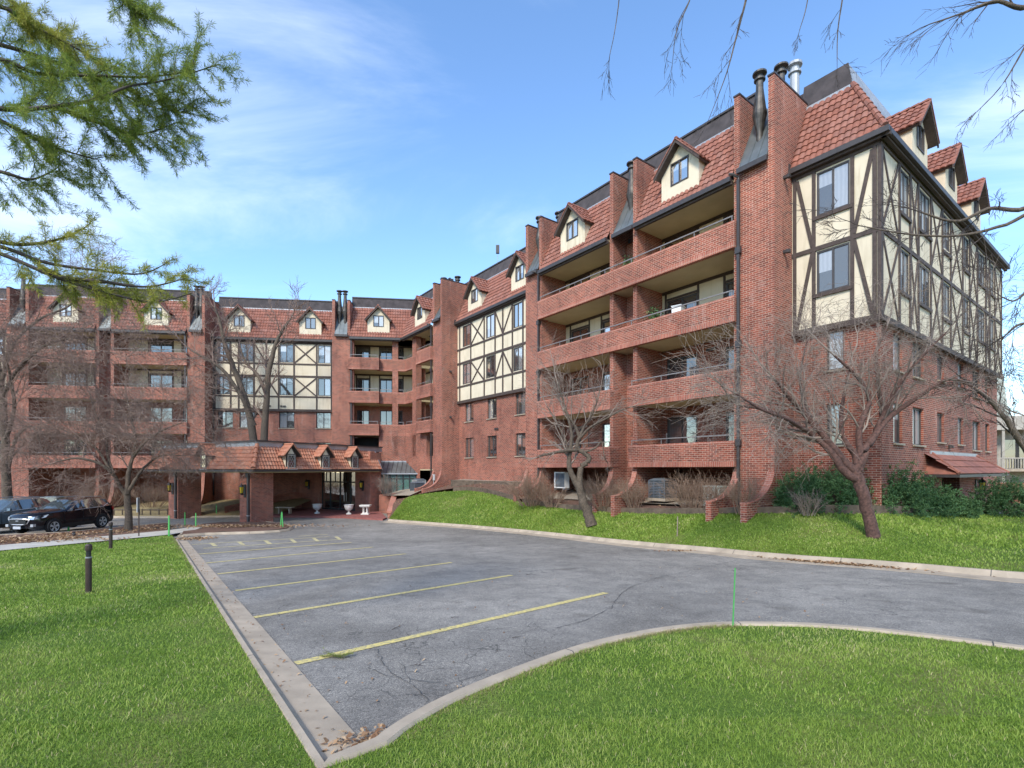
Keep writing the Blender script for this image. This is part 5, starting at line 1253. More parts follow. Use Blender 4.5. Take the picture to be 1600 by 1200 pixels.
    gr.tube([(bowf(y), y, z_) for y, z_ in ((-.56,.76),(-.3,.79),(0,.80),(.3,.79),(.56,.76),(.46,.57),(.25,.535),(0,.53),(-.25,.535),(-.46,.57),(-.56,.76))], .022, 'chrome', 6)
    gr.box(ID, -.05,-.03,-.07,.07,.685,.73,'flashing'); gr.build('grille', r)
    p = MB(); p.box(ID, -.06,-.03,-.2,.2,.33,.45,'plate'); p.build('number_plate', r)
    return r
hd = math.radians(90-5)
car(-24.25, 24.75, hd, 'carpaint_black', 'glossy black crossover with chrome grille parked facing the sidewalk', zr(-23,26)+.02)
car(-27.3, 24.5, hd, 'carpaint_grey', 'slate grey crossover partly cut off at the left, beside the black one', zr(-26,26)+.02)
# ---- neighbouring house at the right ----
def FN(x, y, z): return (40.5+x*.93+y*.3, 46-x*.3+y*.93, z)
r = thing('neighbour_house', 'pale house with balconies and grey gabled roof beyond the right end of the brick block', 'house', (40.5, 46, -2.5)); RL = Vector((40.5,46,-2.5))
b = PB(); b.box(FN, 0,16,0,10,-3,3.4,'beige_wall'); b.build('wall', r)
b = PB(); b.hexa([FN(-1,-1.8,3.4),FN(17,-1.8,3.4),FN(17,11,3.4),FN(-1,11,3.4),FN(-1,-1.5,4.6),FN(17,-1.5,4.6),FN(17,11,4.6),FN(-1,11,4.6)], 'beige_wall'); b.build('fascia', r)
b = PB(); b.hexa([FN(-1,1,4.6),FN(4.5,1,4.6),FN(4.5,9,4.6),FN(-1,9,4.6),FN(0,1.2,11.4),FN(3.9,1.2,10.2),FN(3.9,8,10.2),FN(0,8,11.4)], 'box_green'); M_ = 'beige_wall'; b.box(FN, -.2,3.0,.7,.99,4.6,9.0,'beige_wall'); b.build('roof', r)
b = PB(); b.box(FN, -.5,16,-1.7,0,-.2,.0,'concrete'); b.build('balcony', r)
b = PB(); b.box(FN,-.5,16,-1.72,-1.66,.9,1.0,'beige_wall')
for k in range(60): b.box(FN,-.5+k*.2,-.45+k*.2,-1.71,-1.67,0,.9,'beige_wall')
b.build('railing', r)
for x in (1.0, 3.4, 6): 
    b = PB(); b.box(FN, x,x+1.7,-.06,-.01,.1,2.6,'glass_dark'); b.build('window', r); b = PB(); b.box(FN, x-.8,x-.6,-1.7,-1.5,-3,3.4,'beige_wall'); b.build('post', r)
b = MB(); b.box(lambda x,y,z: (27+x*.95, 33-x*.25+y, z), 0, 12, 0, .25, -2.6, -.9, 'wood_fence'); 
for k in range(30): b.box(lambda x,y,z: (27+x*.95, 33-x*.25+y, z), .4*k, .4*k+.35, -.03, -.002, -2.6, -.85, 'wood_fence')
solo(b, 'fence', 'low reddish timber board fence behind the rightmost yew bush', 'fence')

# ---- things standing on the balconies ----
def flo(k): return Bt[k]+.265
def chair(F, s, o, k, rz, label, m='dark_metal'):
    r = thing('patio_chair', label, 'chair', F(s, o, flo(k)), 'balcony chairs', rz)
    b = MB(); b.box(ID,-.25,.25,-.25,.25,.40,.44,m); b.build('seat', r)
    b = MB()
    for q_ in range(5): b.box(ID,-.25+.105*q_,-.19+.105*q_,.22,.26,.46,1.14,m)
    b.box(ID,-.26,.26,.215,.265,1.14,1.22,m); b.build('backrest', r)
    for x in (-.24,.2):
        for y in (-.24,.2): b = MB(); b.box(ID,x,x+.04,y,y+.04,0,.4,m); b.build('leg', r)
chair(FA, 3.4, 1.0, 1, 1.2, 'dark slatted chair on the lowest balcony above the dark condenser')
chair(FA, 2.2, 1.1, 2, 2.0, 'dark slatted chair on the second balcony up by the right pilaster')
chair(FA, 9.0, .9, 4, 1.0, 'dark slatted chair on the top left balcony of the right wing')
chair(FA, 1.2, 1.2, 4, 2.2, 'white slatted chair on the top right balcony of the right wing', 'white_paint')
def plant(F, s, o, k, h, label, seed):
    c = F(s, o, flo(k)); r = thing('potted_plant', label, 'plant', c, 'balcony plants'); rr = np.random.default_rng(seed)
    b = MB(); b.lathe((0,0,0), [(.16,0),(.22,.4),(.2,.41)], 'brick_cap', 12); b.build('pot', r)
    n = 260; C = rr.normal(size=(n,3))*[.16,.16,.22]+[0,0,h*.75]; d = rr.normal(size=(n,3)); d /= np.linalg.norm(d,axis=1,keepdims=True); s_ = np.cross(d, rr.normal(size=(n,3))); s_ /= np.linalg.norm(s_,axis=1,keepdims=True)
    V = np.stack([C-d*.07, C+s_*.025, C+d*.07, C-s_*.025], 1).reshape(-1,3); u = np.repeat(rr.random(n),4); mesh_np('foliage', V, np.arange(n*4).reshape(-1,4), 'yew', r, uv=np.stack([u,u*0],1))
plant(FA, 5.6, .7, 4, 1.4, 'dark leafy potted plant between the brick fins on the top balcony', 1)
plant(FA, 4.3, .9, 3, 1.5, 'leafy potted plant against the brick fin on the third balcony', 2)
b = MB(); c = FA(2.9, .7, flo(3)); b.box(rot_frame(c[0],c[1],.9,c[2]), -.25,.25,-.2,.2,0,1.12,'white_paint'); b.box(rot_frame(c[0],c[1],.9,c[2]), -.27,.27,-.22,.22,1.12,1.16,'ac_light'); solo(b, 'storage_cabinet', 'white storage cabinet behind the rail of the third balcony', 'cabinet')
# ---------------- vegetation ----------------
def tubes(polys, sides):
    """polys: list of (pts Kx3, radii K) with equal K -> V, F"""
    if not polys: return np.zeros((0,3)), np.zeros((0,4), int)
    P = np.array([p for p, r in polys]); R = np.array([r for p, r in polys]); n, K, _ = P.shape
    D = np.gradient(P, axis=1); D /= np.linalg.norm(D, axis=2, keepdims=True)+1e-9
    ref = np.where(np.abs(D[:, :, 2:3]) < .8, np.array([0,0,1.]), np.array([1.,0,0]))
    A_ = np.cross(D, ref); A_ /= np.linalg.norm(A_, axis=2, keepdims=True)+1e-9; B_ = np.cross(D, A_)
    ang = 2*np.pi*np.arange(sides)/sides
    V = P[:, :, None, :]+R[:, :, None, None]*(np.cos(ang)[None, None, :, None]*A_[:, :, None, :]+np.sin(ang)[None, None, :, None]*B_[:, :, None, :])
    V = V.reshape(-1, 3); idx = np.arange(n*K*sides).reshape(n, K, sides); nx = np.roll(idx, -1, axis=2)
    F = np.stack([idx[:, :-1], nx[:, :-1], nx[:, 1:], idx[:, 1:]], -1).reshape(-1, 4); return V, F
def tubemesh(name, groups, m, parent):
    Vs, Fs, k = [], [], 0
    for polys, sides in groups:
        by = {}
        for p, r in polys: by.setdefault(len(p), []).append((p, r))
        for q_ in by.values():
            V, F = tubes(q_, sides); Vs.append(V); Fs.append(F+k); k += len(V)
    return mesh_np(name, np.concatenate(Vs), np.concatenate(Fs), m, parent, smooth=True)
def rrot(d, ang, r):
    a = np.cross(d, r.normal(size=3)); a /= np.linalg.norm(a)+1e-9
    return d*math.cos(ang)+a*math.sin(ang)
def grow(out, p, d, L, r0, lev, cfg, r):
    K = 5 if lev < cfg['max'] else 4; pts = [p]; dd = d.copy(); st = L/(K-1)
    for k in range(K-1):
        dd = dd+r.normal(size=3)*cfg['wig']+np.array([0,0,cfg['up'][min(lev, len(cfg['up'])-1)]]); dd /= np.linalg.norm(dd); pts.append(pts[-1]+dd*st)
    pts = np.array(pts); tip = r0*(cfg['tip'] if lev < cfg['max'] else .5); rad = np.linspace(r0, tip, K); out.append((lev, pts, rad))
    if lev >= cfg['max']: return
    n = cfg['n'][min(lev, len(cfg['n'])-1)]
    for i in range(n):
        t = cfg['t0']+(1-cfg['t0'])*(i+r.random())/n; f = t*(K-1); k = min(int(f), K-2); q = pts[k]+(pts[k+1]-pts[k])*(f-k); dr = pts[k+1]-pts[k]; dr /= np.linalg.norm(dr)
        grow(out, q, rrot(dr, math.radians(r.uniform(*cfg['ang'])), r), L*r.uniform(*cfg['len']), max(cfg['rmin'], (r0+(tip-r0)*t)*cfg['rk']), lev+1, cfg, r)
def resamp(pts, rad, K):
    pts = np.array(pts, float); t = np.linspace(0, len(pts)-1, K); out = []
    for x in t:
        i = min(int(x), len(pts)-2); f = x-i; p0, p1, p2, p3 = pts[max(i-1,0)], pts[i], pts[i+1], pts[min(i+2, len(pts)-1)]
        out.append(.5*((2*p1)+(p2-p0)*f+(2*p0-5*p1+4*p2-p3)*f*f+(3*p1-p0-3*p2+p3)*f**3))
    return np.array(out), np.interp(t, range(len(rad)), rad)
def make_tree(name, label, cat, base, limbs, cfg, seed, bark='bark', twig='twig', group=None, twig_fn=None, trunk_lev=0):
    """limbs: explicit limbs (points, radii, twig starts per limb, start length)"""
    r = np.random.default_rng(seed); root = thing(name, label, cat, tuple(base), group); B0 = np.array(base, float)
    tr = []; tw = []
    for pts, rad, nt, Ls in limbs:
        P, R = resamp(np.array(pts)-B0, rad, max(8, len(pts)*4)); P[1:-1] += r.normal(size=(len(P)-2, 3))*R[1:-1, None]*.07; tr.append((P, R))
        out = []
        for i in range(nt):
            t = cfg['ts']+(1-cfg['ts'])*(i+r.random())/nt if nt > 1 else 1; f = t*(len(P)-1); k = min(int(f), len(P)-2); q = P[k]+(P[k+1]-P[k])*(f-k); dr = P[k+1]-P[k]; dr /= np.linalg.norm(dr)
            if twig_fn: dr = twig_fn(dr, r)
            grow(out, q, rrot(dr, math.radians(r.uniform(*cfg['ang0'])), r), Ls*r.uniform(.6, 1.15), max(cfg['rmin'], R[k]*cfg['rk0']), 0, cfg, r)
        if nt == 0: continue
        out2 = []; grow(out2, P[-1], (P[-1]-P[-2])/np.linalg.norm(P[-1]-P[-2]), Ls, R[-1], 0, cfg, r); out += out2
        tw += out
    tubemesh('trunk', [([(p, q_) for p, q_ in tr], 9)]+([([(p, q_) for l, p, q_ in tw if l < trunk_lev], 6)] if trunk_lev else []), bark, root)
    tubemesh('crown', [([(p, q_) for l, p, q_ in tw if trunk_lev <= l < cfg['max']-1], 4), ([(p, q_) for l, p, q_ in tw if l >= max(trunk_lev, cfg['max']-1)], 3)], twig, root)
    return root
def px_pts(L, Z, r=None, dz=.0):
    out = []
    for k, q in enumerate(L):
        zz = q[2] if len(q) > 2 else Z; out.append(((q[0]-800)/788*zz, zz, (733-q[1])/788*zz))
    return out
# (1) twisted small tree
Z1 = 21.8; b1 = px_pts([(925,819)], Z1)[0]
cfg1 = dict(max=2, n=[5,4,3], ang=(22,50), len=(.5,.75), wig=.11, up=[.05,.02,.0,0], tip=.45, rmin=.0065, rk=.55, t0=.15, ts=.25, ang0=(25,60), rk0=.45)
limbs = [
 (px_pts([(925,822),(918,800),(912,785),(907,768),(904,752)], Z1), [.26,.20,.19,.17,.15], 0, .5),
 (px_pts([(906,765),(897,748),(890,733),(889,718),(891,704),(893,680),(888,655),(881,640)], Z1), [.16,.13,.11,.10,.09,.07,.05,.03], 7, 1.5),
 (px_pts([(905,760),(906,742),(908,728),(917,724),(920,715),(912,707),(903,702),(902,692),(906,682)], Z1), [.15,.13,.12,.11,.11,.10,.09,.085,.08], 0, .8),
 (px_pts([(906,684),(898,665),(886,645),(878,620),(872,600)], Z1), [.07,.06,.05,.04,.025], 8, 1.6),
 (px_pts([(906,684),(912,668),(920,655),(928,640),(935,622)], (Z1)), [.07,.06,.05,.04,.02], 8, 1.5),
 (px_pts([(905,686),(922,668,21.5),(945,655,21.2),(968,642,21),(985,636,20.8)], Z1), [.06,.05,.04,.03,.02], 7, 1.3),
 (px_pts([(902,703),(888,704,21.6),(868,707,21.4),(850,711,21.3),(839,715,21.2)], Z1), [.08,.075,.06,.05,.03], 3, .7),
 (px_pts([(912,707),(930,700,21.5),(940,690),(944,712,21.3),(950,725)], Z1), [.05,.04,.03,.02,.012], 2, .5),
 (px_pts([(889,718),(884,690,22.5),(870,660,23),(855,635,23.4)], Z1), [.06,.05,.04,.02], 6, 1.4)]
make_tree('twisted_tree', 'small bare tree with a twisted knotted trunk on the lawn before the left balconies', 'tree', b1, limbs, cfg1, 11, 'bark', 'twig_pale')
# (2) spreading crabapple
Z2 = 14.35; b2 = px_pts([(1366,850)], Z2)[0]
cfg2 = dict(max=3, n=[5,4,2], ang=(20,52), len=(.55,.82), wig=.14, up=[.03,-.02,-.06,-.10], tip=.42, rmin=.0048, rk=.5, t0=.12, ts=.3, ang0=(22,60), rk0=.4)
T2 = [(1368,860),(1366,848),(1362,825),(1354,795),(1345,762),(1338,738)]
limbs = [
 (px_pts(T2, Z2), [.22,.20,.165,.155,.16,.15], 0, .6),
 (px_pts([(1342,750),(1318,735),(1296,703),(1262,674,14.5),(1205,643,14.1),(1158,634,13.8)], Z2), [.13,.11,.09,.075,.05,.03], 12, 1.5),
 (px_pts([(1340,742),(1320,722),(1288,682),(1256,646,14.5),(1232,620,14.3),(1212,594,14.1)], Z2), [.13,.11,.09,.07,.05,.03], 12, 1.5),
 (px_pts([(1338,738),(1336,712),(1317,682),(1314,645,15.1),(1320,612,15.3),(1328,570,15.5)], Z2), [.10,.09,.07,.06,.045,.03], 10, 1.3),
 (px_pts([(1338,738),(1343,705),(1343,668),(1358,622),(1338,588,14.4),(1304,556,14.2)], Z2), [.11,.09,.08,.06,.045,.03], 11, 1.3),
 (px_pts([(1338,738),(1352,700),(1377,660,15.2),(1372,600,15.5),(1370,550,15.7),(1386,510,15.9)], Z2), [.11,.09,.07,.055,.04,.025], 11, 1.4),
 (px_pts([(1342,735),(1356,700),(1386,656,14.6),(1440,617,14.3),(1482,592,14.1),(1524,606,13.9)], Z2), [.11,.09,.07,.05,.04,.025], 11, 1.4),
 (px_pts([(1352,702),(1372,664,14.6),(1402,604,14.3),(1442,556,14),(1478,520,13.8)], Z2), [.07,.06,.05,.035,.02], 9, 1.4),
 (px_pts([(1288,682),(1262,640,15.4),(1250,590,15.8),(1262,530,16)], Z2), [.06,.05,.035,.02], 9, 1.3),
 (px_pts([(1262,674),(1230,655,13.6),(1190,640,13),(1150,615,12.7)], 14.4), [.05,.045,.035,.02], 9, 1.3)]
make_tree('crabapple_tree', 'leaning bare tree with reddish trunk and wide drooping crown on the right lawn', 'tree', b2, limbs, cfg2, 23, 'bark_red', 'twig_pale')
# (3) two stemmed tree behind the canopy
b3 = px_pts([(405,792)], 39)[0]
cfg3 = dict(max=3, n=[5,4,3], ang=(20,50), len=(.5,.75), wig=.1, up=[.08,.05,.02,0], tip=.4, rmin=.014, rk=.5, t0=.15, ts=.25, ang0=(25,55), rk0=.45)
limbs = [
 (px_pts([(404,795),(398,700),(388,640),(368,582),(352,540),(344,505),(336,480)], 39), [.36,.3,.25,.2,.15,.1,.06], 10, 1.7),
 (px_pts([(407,795),(412,700),(416,640),(420,582),(430,540),(442,515),(456,495)], 39), [.36,.28,.24,.2,.15,.1,.06], 10, 1.7),
 (px_pts([(398,665),(380,625,38.4),(350,580,38),(320,560,37.6),(300,548,37.4)], 39), [.18,.15,.12,.08,.05], 7, 2.2),
 (px_pts([(418,620),(402,585,39.5),(385,568,40),(376,545,40)], 39), [.15,.12,.09,.05], 6, 1.9)]
make_tree('bare_tree', 'tall two stemmed bare tree rising behind the entrance canopy', 'tree', b3, limbs, cfg3, 31, 'bark', 'twig', 'bare winter trees')
# (4) dense twiggy tree in the mulch strip
x4, y4, z4 = gp(201, 829, .1); Z4 = y4
cfg4 = dict(max=4, n=[6,5,3,3], ang=(20,58), len=(.52,.78), wig=.13, up=[.03,.0,-.04,-.05,-.05], tip=.4, rmin=.0066, rk=.52, t0=.12, ts=.25, ang0=(25,65), rk0=.45)
limbs = [
 (px_pts([(202,832),(201,810),(200,790),(199,772)], Z4), [.20,.17,.16,.15], 0, 1),
 (px_pts([(200,778),(188,760),(174,738,Z4-.6),(150,722,Z4-1),(118,716,Z4-1.3),(88,722,Z4-1.5)], Z4), [.12,.1,.085,.06,.045,.025], 7, 2.0),
 (px_pts([(199,772),(200,745),(206,718),(212,690),(206,655),(198,620)], Z4), [.13,.11,.08,.06,.045,.03], 9, 2.3),
 (px_pts([(201,768),(212,748),(228,728,Z4+.6),(252,712,Z4+1),(285,712,Z4+1.2)], Z4), [.09,.08,.06,.04,.025], 8, 1.9),
 (px_pts([(178,742),(168,712,Z4+.5),(165,680,Z4+.8),(150,648,Z4+1),(140,615,Z4+1)], Z4), [.08,.06,.045,.035,.025], 8, 2.2),
 (px_pts([(174,738),(150,700,Z4+.2),(115,680,Z4+.3),(75,660,Z4)], Z4), [.07,.055,.04,.02], 7, 2.1),
 (px_pts([(206,718),(228,690,Z4-.7),(255,672,Z4-1),(285,660,Z4-1.2)], Z4), [.07,.055,.04,.02], 8, 2.0)]
make_tree('bare_tree', 'low branching bare tree with a dense twiggy crown between the crossover and canopy', 'tree', (x4, y4, z4), limbs, cfg4, 47, 'bark', 'twig', 'bare winter trees')
# (5) tree at the left edge, trunk cut by the frame
b5 = px_pts([(12,822)], 29)[0]
limbs = [
 (px_pts([(14,828),(10,760),(8,700),(5,640),(0,590),(-10,540)], 29), [.27,.23,.2,.18,.15,.12], 4, 2.5),
 (px_pts([(10,740),(20,700),(28,680,28.5),(50,666,28),(62,690,27.5)], 29), [.12,.1,.08,.05,.03], 3, 1.2),
 (px_pts([(8,690),(22,640,28),(18,600,27),(12,570,26.5)], 29), [.12,.09,.07,.05], 7, 2.3),
 (px_pts([(4,620),(30,575,27.5),(70,540,26.5),(112,530,26),(150,545,25.5)], 29), [.12,.09,.07,.05,.03], 8, 2.3),
 (px_pts([(2,600),(20,540,29),(60,500,29),(105,480,29),(120,462,29)], 29), [.12,.09,.07,.05,.03], 8, 2.4)]
cfg5 = dict(cfg4); cfg5['rmin'] = .008
make_tree('bare_tree', 'bare tree with a grey green trunk at the far left edge beside the grey crossover', 'tree', b5, limbs, cfg5, 53, 'bark', 'twig', 'bare winter trees')
# (6) tree just outside the right edge reaching in
b6 = (17.6, 14.5, -2.2)
cfg6 = dict(max=3, n=[4,4,3], ang=(18,45), len=(.5,.75), wig=.1, up=[.0,-.02,-.04,-.04], tip=.4, rmin=.006, rk=.5, t0=.2, ts=.45, ang0=(20,50), rk0=.4)
limbs = [
 ([(17.6,14.5,-2.5),(17.5,14.5,0),(17.3,14.5,3),(17.2,14.4,7),(17,14.4,11)], [.3,.26,.22,.18,.1], 3, 2),
 ([(17.5,14.5,-.2)]+px_pts([(1640,735),(1600,697),(1572,655),(1545,625)], 14.2), [.14,.11,.09,.07,.04], 5, 1.1),
 ([(17.2,14.4,6.5)]+px_pts([(1640,322),(1590,328),(1545,326),(1495,346),(1440,332)], 13.2), [.12,.07,.055,.045,.035,.02], 4, 1.0),
 ([(17.3,14.4,5.5)]+px_pts([(1640,335),(1570,352),(1500,368),(1420,366),(1340,352)], 12.6), [.1,.05,.04,.03,.022,.012], 4, .9),
 ([(17.3,14.4,3.4)]+px_pts([(1640,520),(1600,505),(1570,525),(1560,545)], 13), [.09,.05,.035,.02,.012], 5, .9),
 ([(17.3,14.4,4.6)]+px_pts([(1640,420),(1610,450),(1585,470),(1562,462)], 13), [.08,.04,.03,.02,.012], 5, .9)]
make_tree('bare_tree', 'bare tree outside the right edge whose thin limbs cross the end wall dormers', 'tree', b6, limbs, cfg6, 61, 'bark', 'twig_dark', 'bare winter trees')
# (7) overhanging twigs from a tree above the camera
b7 = (8.6, 2.6, -1.9)
cfg7 = dict(max=2, n=[4,3], ang=(12,38), len=(.4,.65), wig=.06, up=[-.08,-.06,-.05], tip=.35, rmin=.0022, rk=.5, t0=.25, ts=.3, ang0=(12,35), rk0=.5)
top = [(8.6,2.6,-2),(8.5,2.7,1),(8.2,3.0,4),(7.6,3.4,6.5)]
def drop(L, Z): return px_pts(L, Z)
limbs = [(top, [.2,.17,.14,.1], 0, .6),
 ([(7.6,3.4,6.5),(5.5,4.2,7.3),(3.0,4.8,7.2),(1.2,5.2,6.6),(.2,5.4,6.0)], [.09,.06,.045,.03,.02], 0, .4),
 (drop([(960,-80),(968,-20),(962,40),(953,85)], 5.2), [.008,.006,.004,.003], 1, .25),
 (drop([(1075,-70),(1080,-10),(1058,45),(1052,85)], 5.2), [.009,.007,.005,.003], 4, .3),
 (drop([(1195,-120),(1168,-10),(1150,60),(1135,115),(1112,175)], 5.0), [.013,.011,.008,.005,.003], 5, .3),
 (drop([(1272,-90),(1262,0),(1250,45)], 5.2), [.007,.005,.003], 1, .2),
 (drop([(1330,-90),(1316,0),(1309,50),(1308,95)], 5.2), [.009,.007,.005,.003], 3, .28),
 (drop([(1660,-10,5.6),(1600,12),(1555,2),(1500,22),(1452,38)], 5.2), [.03,.024,.015,.009,.005], 9, .42),
 (drop([(1680,-60,5.6),(1625,30),(1592,90),(1560,140),(1510,190)], 5.2), [.02,.013,.008,.005,.003], 5, .32),
 (drop([(1665,80,5.6),(1620,150),(1590,180)], 5.2), [.012,.007,.004], 3, .25),
 ([(7.6,3.4,6.5),(6.8,4.5,6.0),(5.9,5.2,5.1)], [.08,.05,.03], 0, .3)]
make_tree('overhanging_tree', 'bare tree overhead with thin dark twigs hanging into the top right sky', 'tree', b7, limbs, cfg7, 71, 'bark', 'twig_dark', 'bare winter trees')
# (8) pine reaching in from the upper left
def pine():
    r = np.random.default_rng(5); b8 = (-8.2, 3.6, -2.1); root = thing('pine_tree', 'pine with feathery green boughs reaching in from the upper left', 'tree', b8); B0 = np.array(b8)
    tr = [resamp(np.array([(-8.2,3.6,-2.3),(-8.2,3.6,2),(-8.1,3.6,6),(-8.0,3.6,11)])-B0, [.3,.26,.2,.12], 10)]
    boughs = [   # px paths, Z start -> end, green or warm, droop, tuft density
     ([(-140,60),(0,92),(60,115),(150,118),(235,120),(300,110)], 4.6, 5.4, 0, 1.25),
     ([(-140,150),(0,170),(70,168),(150,155),(200,135),(260,125),(345,100)], 4.4, 5.4, 0, 1.3),
     ([(-140,40),(0,70),(80,95),(150,125),(230,165),(300,178)], 4.9, 5.6, 0, 1.4),
     ([(-140,-20),(0,10),(40,35),(110,70),(160,100)], 4.8, 5.2, 1, 1.25),
     ([(-120,-60),(0,-10),(60,40),(100,60)], 5.2, 5.6, 1, 1.2),
     ([(-140,120),(0,188),(45,212),(100,235),(155,250)], 4.5, 5.2, 0, .8),
     ([(-140,230),(0,268),(50,280),(90,262)], 4.8, 5.2, 0, .55),
     ([(80,165),(150,190),(215,210),(280,190)], 4.9, 5.5, 0, 1.2),
     ([(-140,340),(0,378),(60,380),(110,368),(140,350)], 4.6, 5.2, 1, .5),
     ([(-140,350),(0,385),(70,410),(150,422),(220,428),(262,410)], 4.6, 5.4, 1, .55),
     ([(-140,350),(0,396),(90,434),(170,458),(240,472),(300,458)], 4.5, 5.5, 1, .55),
     ([(90,434),(160,440),(230,448),(290,435)], 4.9, 5.4, 1, .4),
     ([(60,415),(110,438),(150,450),(200,455)], 4.9, 5.3, 1, .5),
     ([(150,-40),(190,-5),(215,20)], 5.2, 5.4, 0, .8)]
    tw = []; tuf = []
    for L, z0, z1, warm, den in boughs:
        n = len(L); P = px_pts([(q[0], q[1], z0+(z1-z0)*i/(n-1)) for i, q in enumerate(L)], z0)
        P, R = resamp(np.array(P)-B0, np.linspace(.024, .004, n), 22); tr.append((P, R))
        nt = int(34*den)
        for i in range(nt):
            f = (.12+.88*(i+r.random())/nt)*21; k = min(int(f), 20); q = P[k]+(P[k+1]-P[k])*(f-k); dr = P[k+1]-P[k]; dr /= np.linalg.norm(dr)
            d = rrot(dr, math.radians(r.uniform(25, 75)), r); d[2] -= .12; d /= np.linalg.norm(d); Ls = r.uniform(.14, .42) if not warm else r.uniform(.10, .26); out = []
            cfg = dict(max=1, n=[3], ang=(20,50), len=(.35,.6), wig=.12, up=[-.03,-.03], tip=.4, rmin=.0016, rk=.6, t0=.3)
            grow(out, q, d, Ls, .004, 0, cfg, r)
            for l, pp_, rr in out:
                tw.append((l, pp_, rr)); seg = np.diff(pp_, axis=0); Ln = np.linalg.norm(seg, axis=1).sum(); m_ = max(2, int(Ln/.022))
                for s in range(m_):
                    if r.random() < .12: continue
                    ff = (s+r.random())/m_*(len(pp_)-1); kk = min(int(ff), len(pp_)-2); tuf.append((pp_[kk]+seg[kk]*(ff-kk), seg[kk]/np.linalg.norm(seg[kk]), warm))
    tubemesh('trunk', [([t for t in tr if len(t[0]) == 10], 10)], 'bark', root)
    tubemesh('branch', [([t for t in tr if len(t[0]) == 22], 6), ([(p, q_) for l, p, q_ in tw], 3)], 'twig_dark', root)
    for w_, mt in ((0, 'needle'), (1, 'needle_warm')):
        C = np.array([t[0] for t in tuf if t[2] == w_]); D = np.array([t[1] for t in tuf if t[2] == w_]); n = len(C); k = 13
        C = np.repeat(C, k, 0); D = np.repeat(D, k, 0); N_ = len(C)
        dirs = D*r.uniform(.2, 1.0, (N_, 1))+r.normal(size=(N_, 3))*.62; dirs[:, 2] -= .12; dirs /= np.linalg.norm(dirs, axis=1, keepdims=True)
        s = np.cross(dirs, r.normal(size=(N_, 3))); s /= np.linalg.norm(s, axis=1, keepdims=True); ln = r.uniform(.035, .08, (N_, 1)); wd = r.uniform(.0015, .0028, (N_, 1))
        V = np.stack([C-s*wd*.4, C+s*wd*.4, C+dirs*ln*.6+s*wd, C+dirs*ln], 1)
        V2 = np.stack([C-s*wd*.4, C+dirs*ln*.6+s*wd, C+dirs*ln, C+dirs*ln*.6-s*wd], 1).reshape(-1, 3)
        cl = np.repeat(np.repeat(r.random(n), k)*.6+r.random(N_)*.4, 4); uv = np.stack([cl, np.zeros(N_*4)], 1)
        mesh_np('foliage', V2, np.arange(N_*4).reshape(-1, 4), mt, root, uv=uv)
pine()
# ---- shrubs ----
def shrub(px, Z, zb, rx, h, label, seed, m='shrub_twig', n=190, group='leafless brown shrubs'):
    r = np.random.default_rng(seed); c = ((px-800)/788*Z, Z, zb); root = thing('shrub', label, 'shrub', c, group); out = []
    cfg = dict(max=2, n=[5,4], ang=(15,48), len=(.35,.6), wig=.12, up=[.03,.03,.02], tip=.5, rmin=.0045, rk=.65, t0=.3)
    for i in range(n//4):
        a = r.uniform(0, 2*math.pi); sp = r.uniform(0, 1)**.6; d = np.array([math.cos(a)*sp*rx/h*.9, math.sin(a)*sp*rx/h*.9, 1.0]); L = h*r.uniform(.7, 1.0)*math.sqrt(1+(sp*rx/h*.5)**2)*.85
        d /= np.linalg.norm(d); grow(out, np.array([math.cos(a)*sp*rx*.35, math.sin(a)*sp*rx*.35, 0.]), d, L, .012, 0, cfg, r)
    tubemesh('stems', [([(p, q_) for l, p, q_ in out if l == 0], 4), ([(p, q_) for l, p, q_ in out if l > 0], 3)], m, root)
shrub(828, 26.8, -1.95, 1.6, 1.7, 'brown leafless shrub left of the twisted tree, against the curved buttress', 1, n=260)
shrub(862, 25.8, -1.95, .9, 1.1, 'low brown shrub beneath the white heat pump', 8, n=120)
shrub(945, 23.3, -1.85, 1.2, 1.5, 'brown leafless shrub right behind the trunk of the twisted tree', 2, n=220)
shrub(992, 22.0, -1.8, .9, 1.3, 'brown leafless shrub between two curved buttress feet left of the dark condenser', 3, n=160)
shrub(1082, 19.9, -1.62, 1.3, 1.35, 'wide brown leafless shrub right of the dark condenser', 4, n=240)
shrub(1118, 18.6, -1.6, .8, 1.1, 'brown shrub in front of the mottled utility cabinet', 9, n=110)
shrub(1160, 17.3, -1.55, .6, 1.35, 'thin upright brown shrub against the right brick pilaster', 5, n=100)
shrub(1262, 16.3, -1.5, .7, .8, 'small tan dried shrub in front of the left end of the hedge', 6, 'twig_pale', 90)
shrub(606, 38.6, -2.05, .9, 1.45, 'tan leafless shrub against the sunroom glass', 7, 'twig_pale', 140)
shrub(238, 38.5, -2.9, 2.2, 1.7, 'rounded brown shrub behind the left canopy pillar', 10, n=240)
shrub(172, 39.2, -2.9, 2.0, 1.5, 'brown shrub behind the rear of the black crossover', 12, n=180)
shrub(130, 39.8, -2.9, 1.6, 1.3, 'low brown shrub behind the roof of the black crossover', 13, n=120)
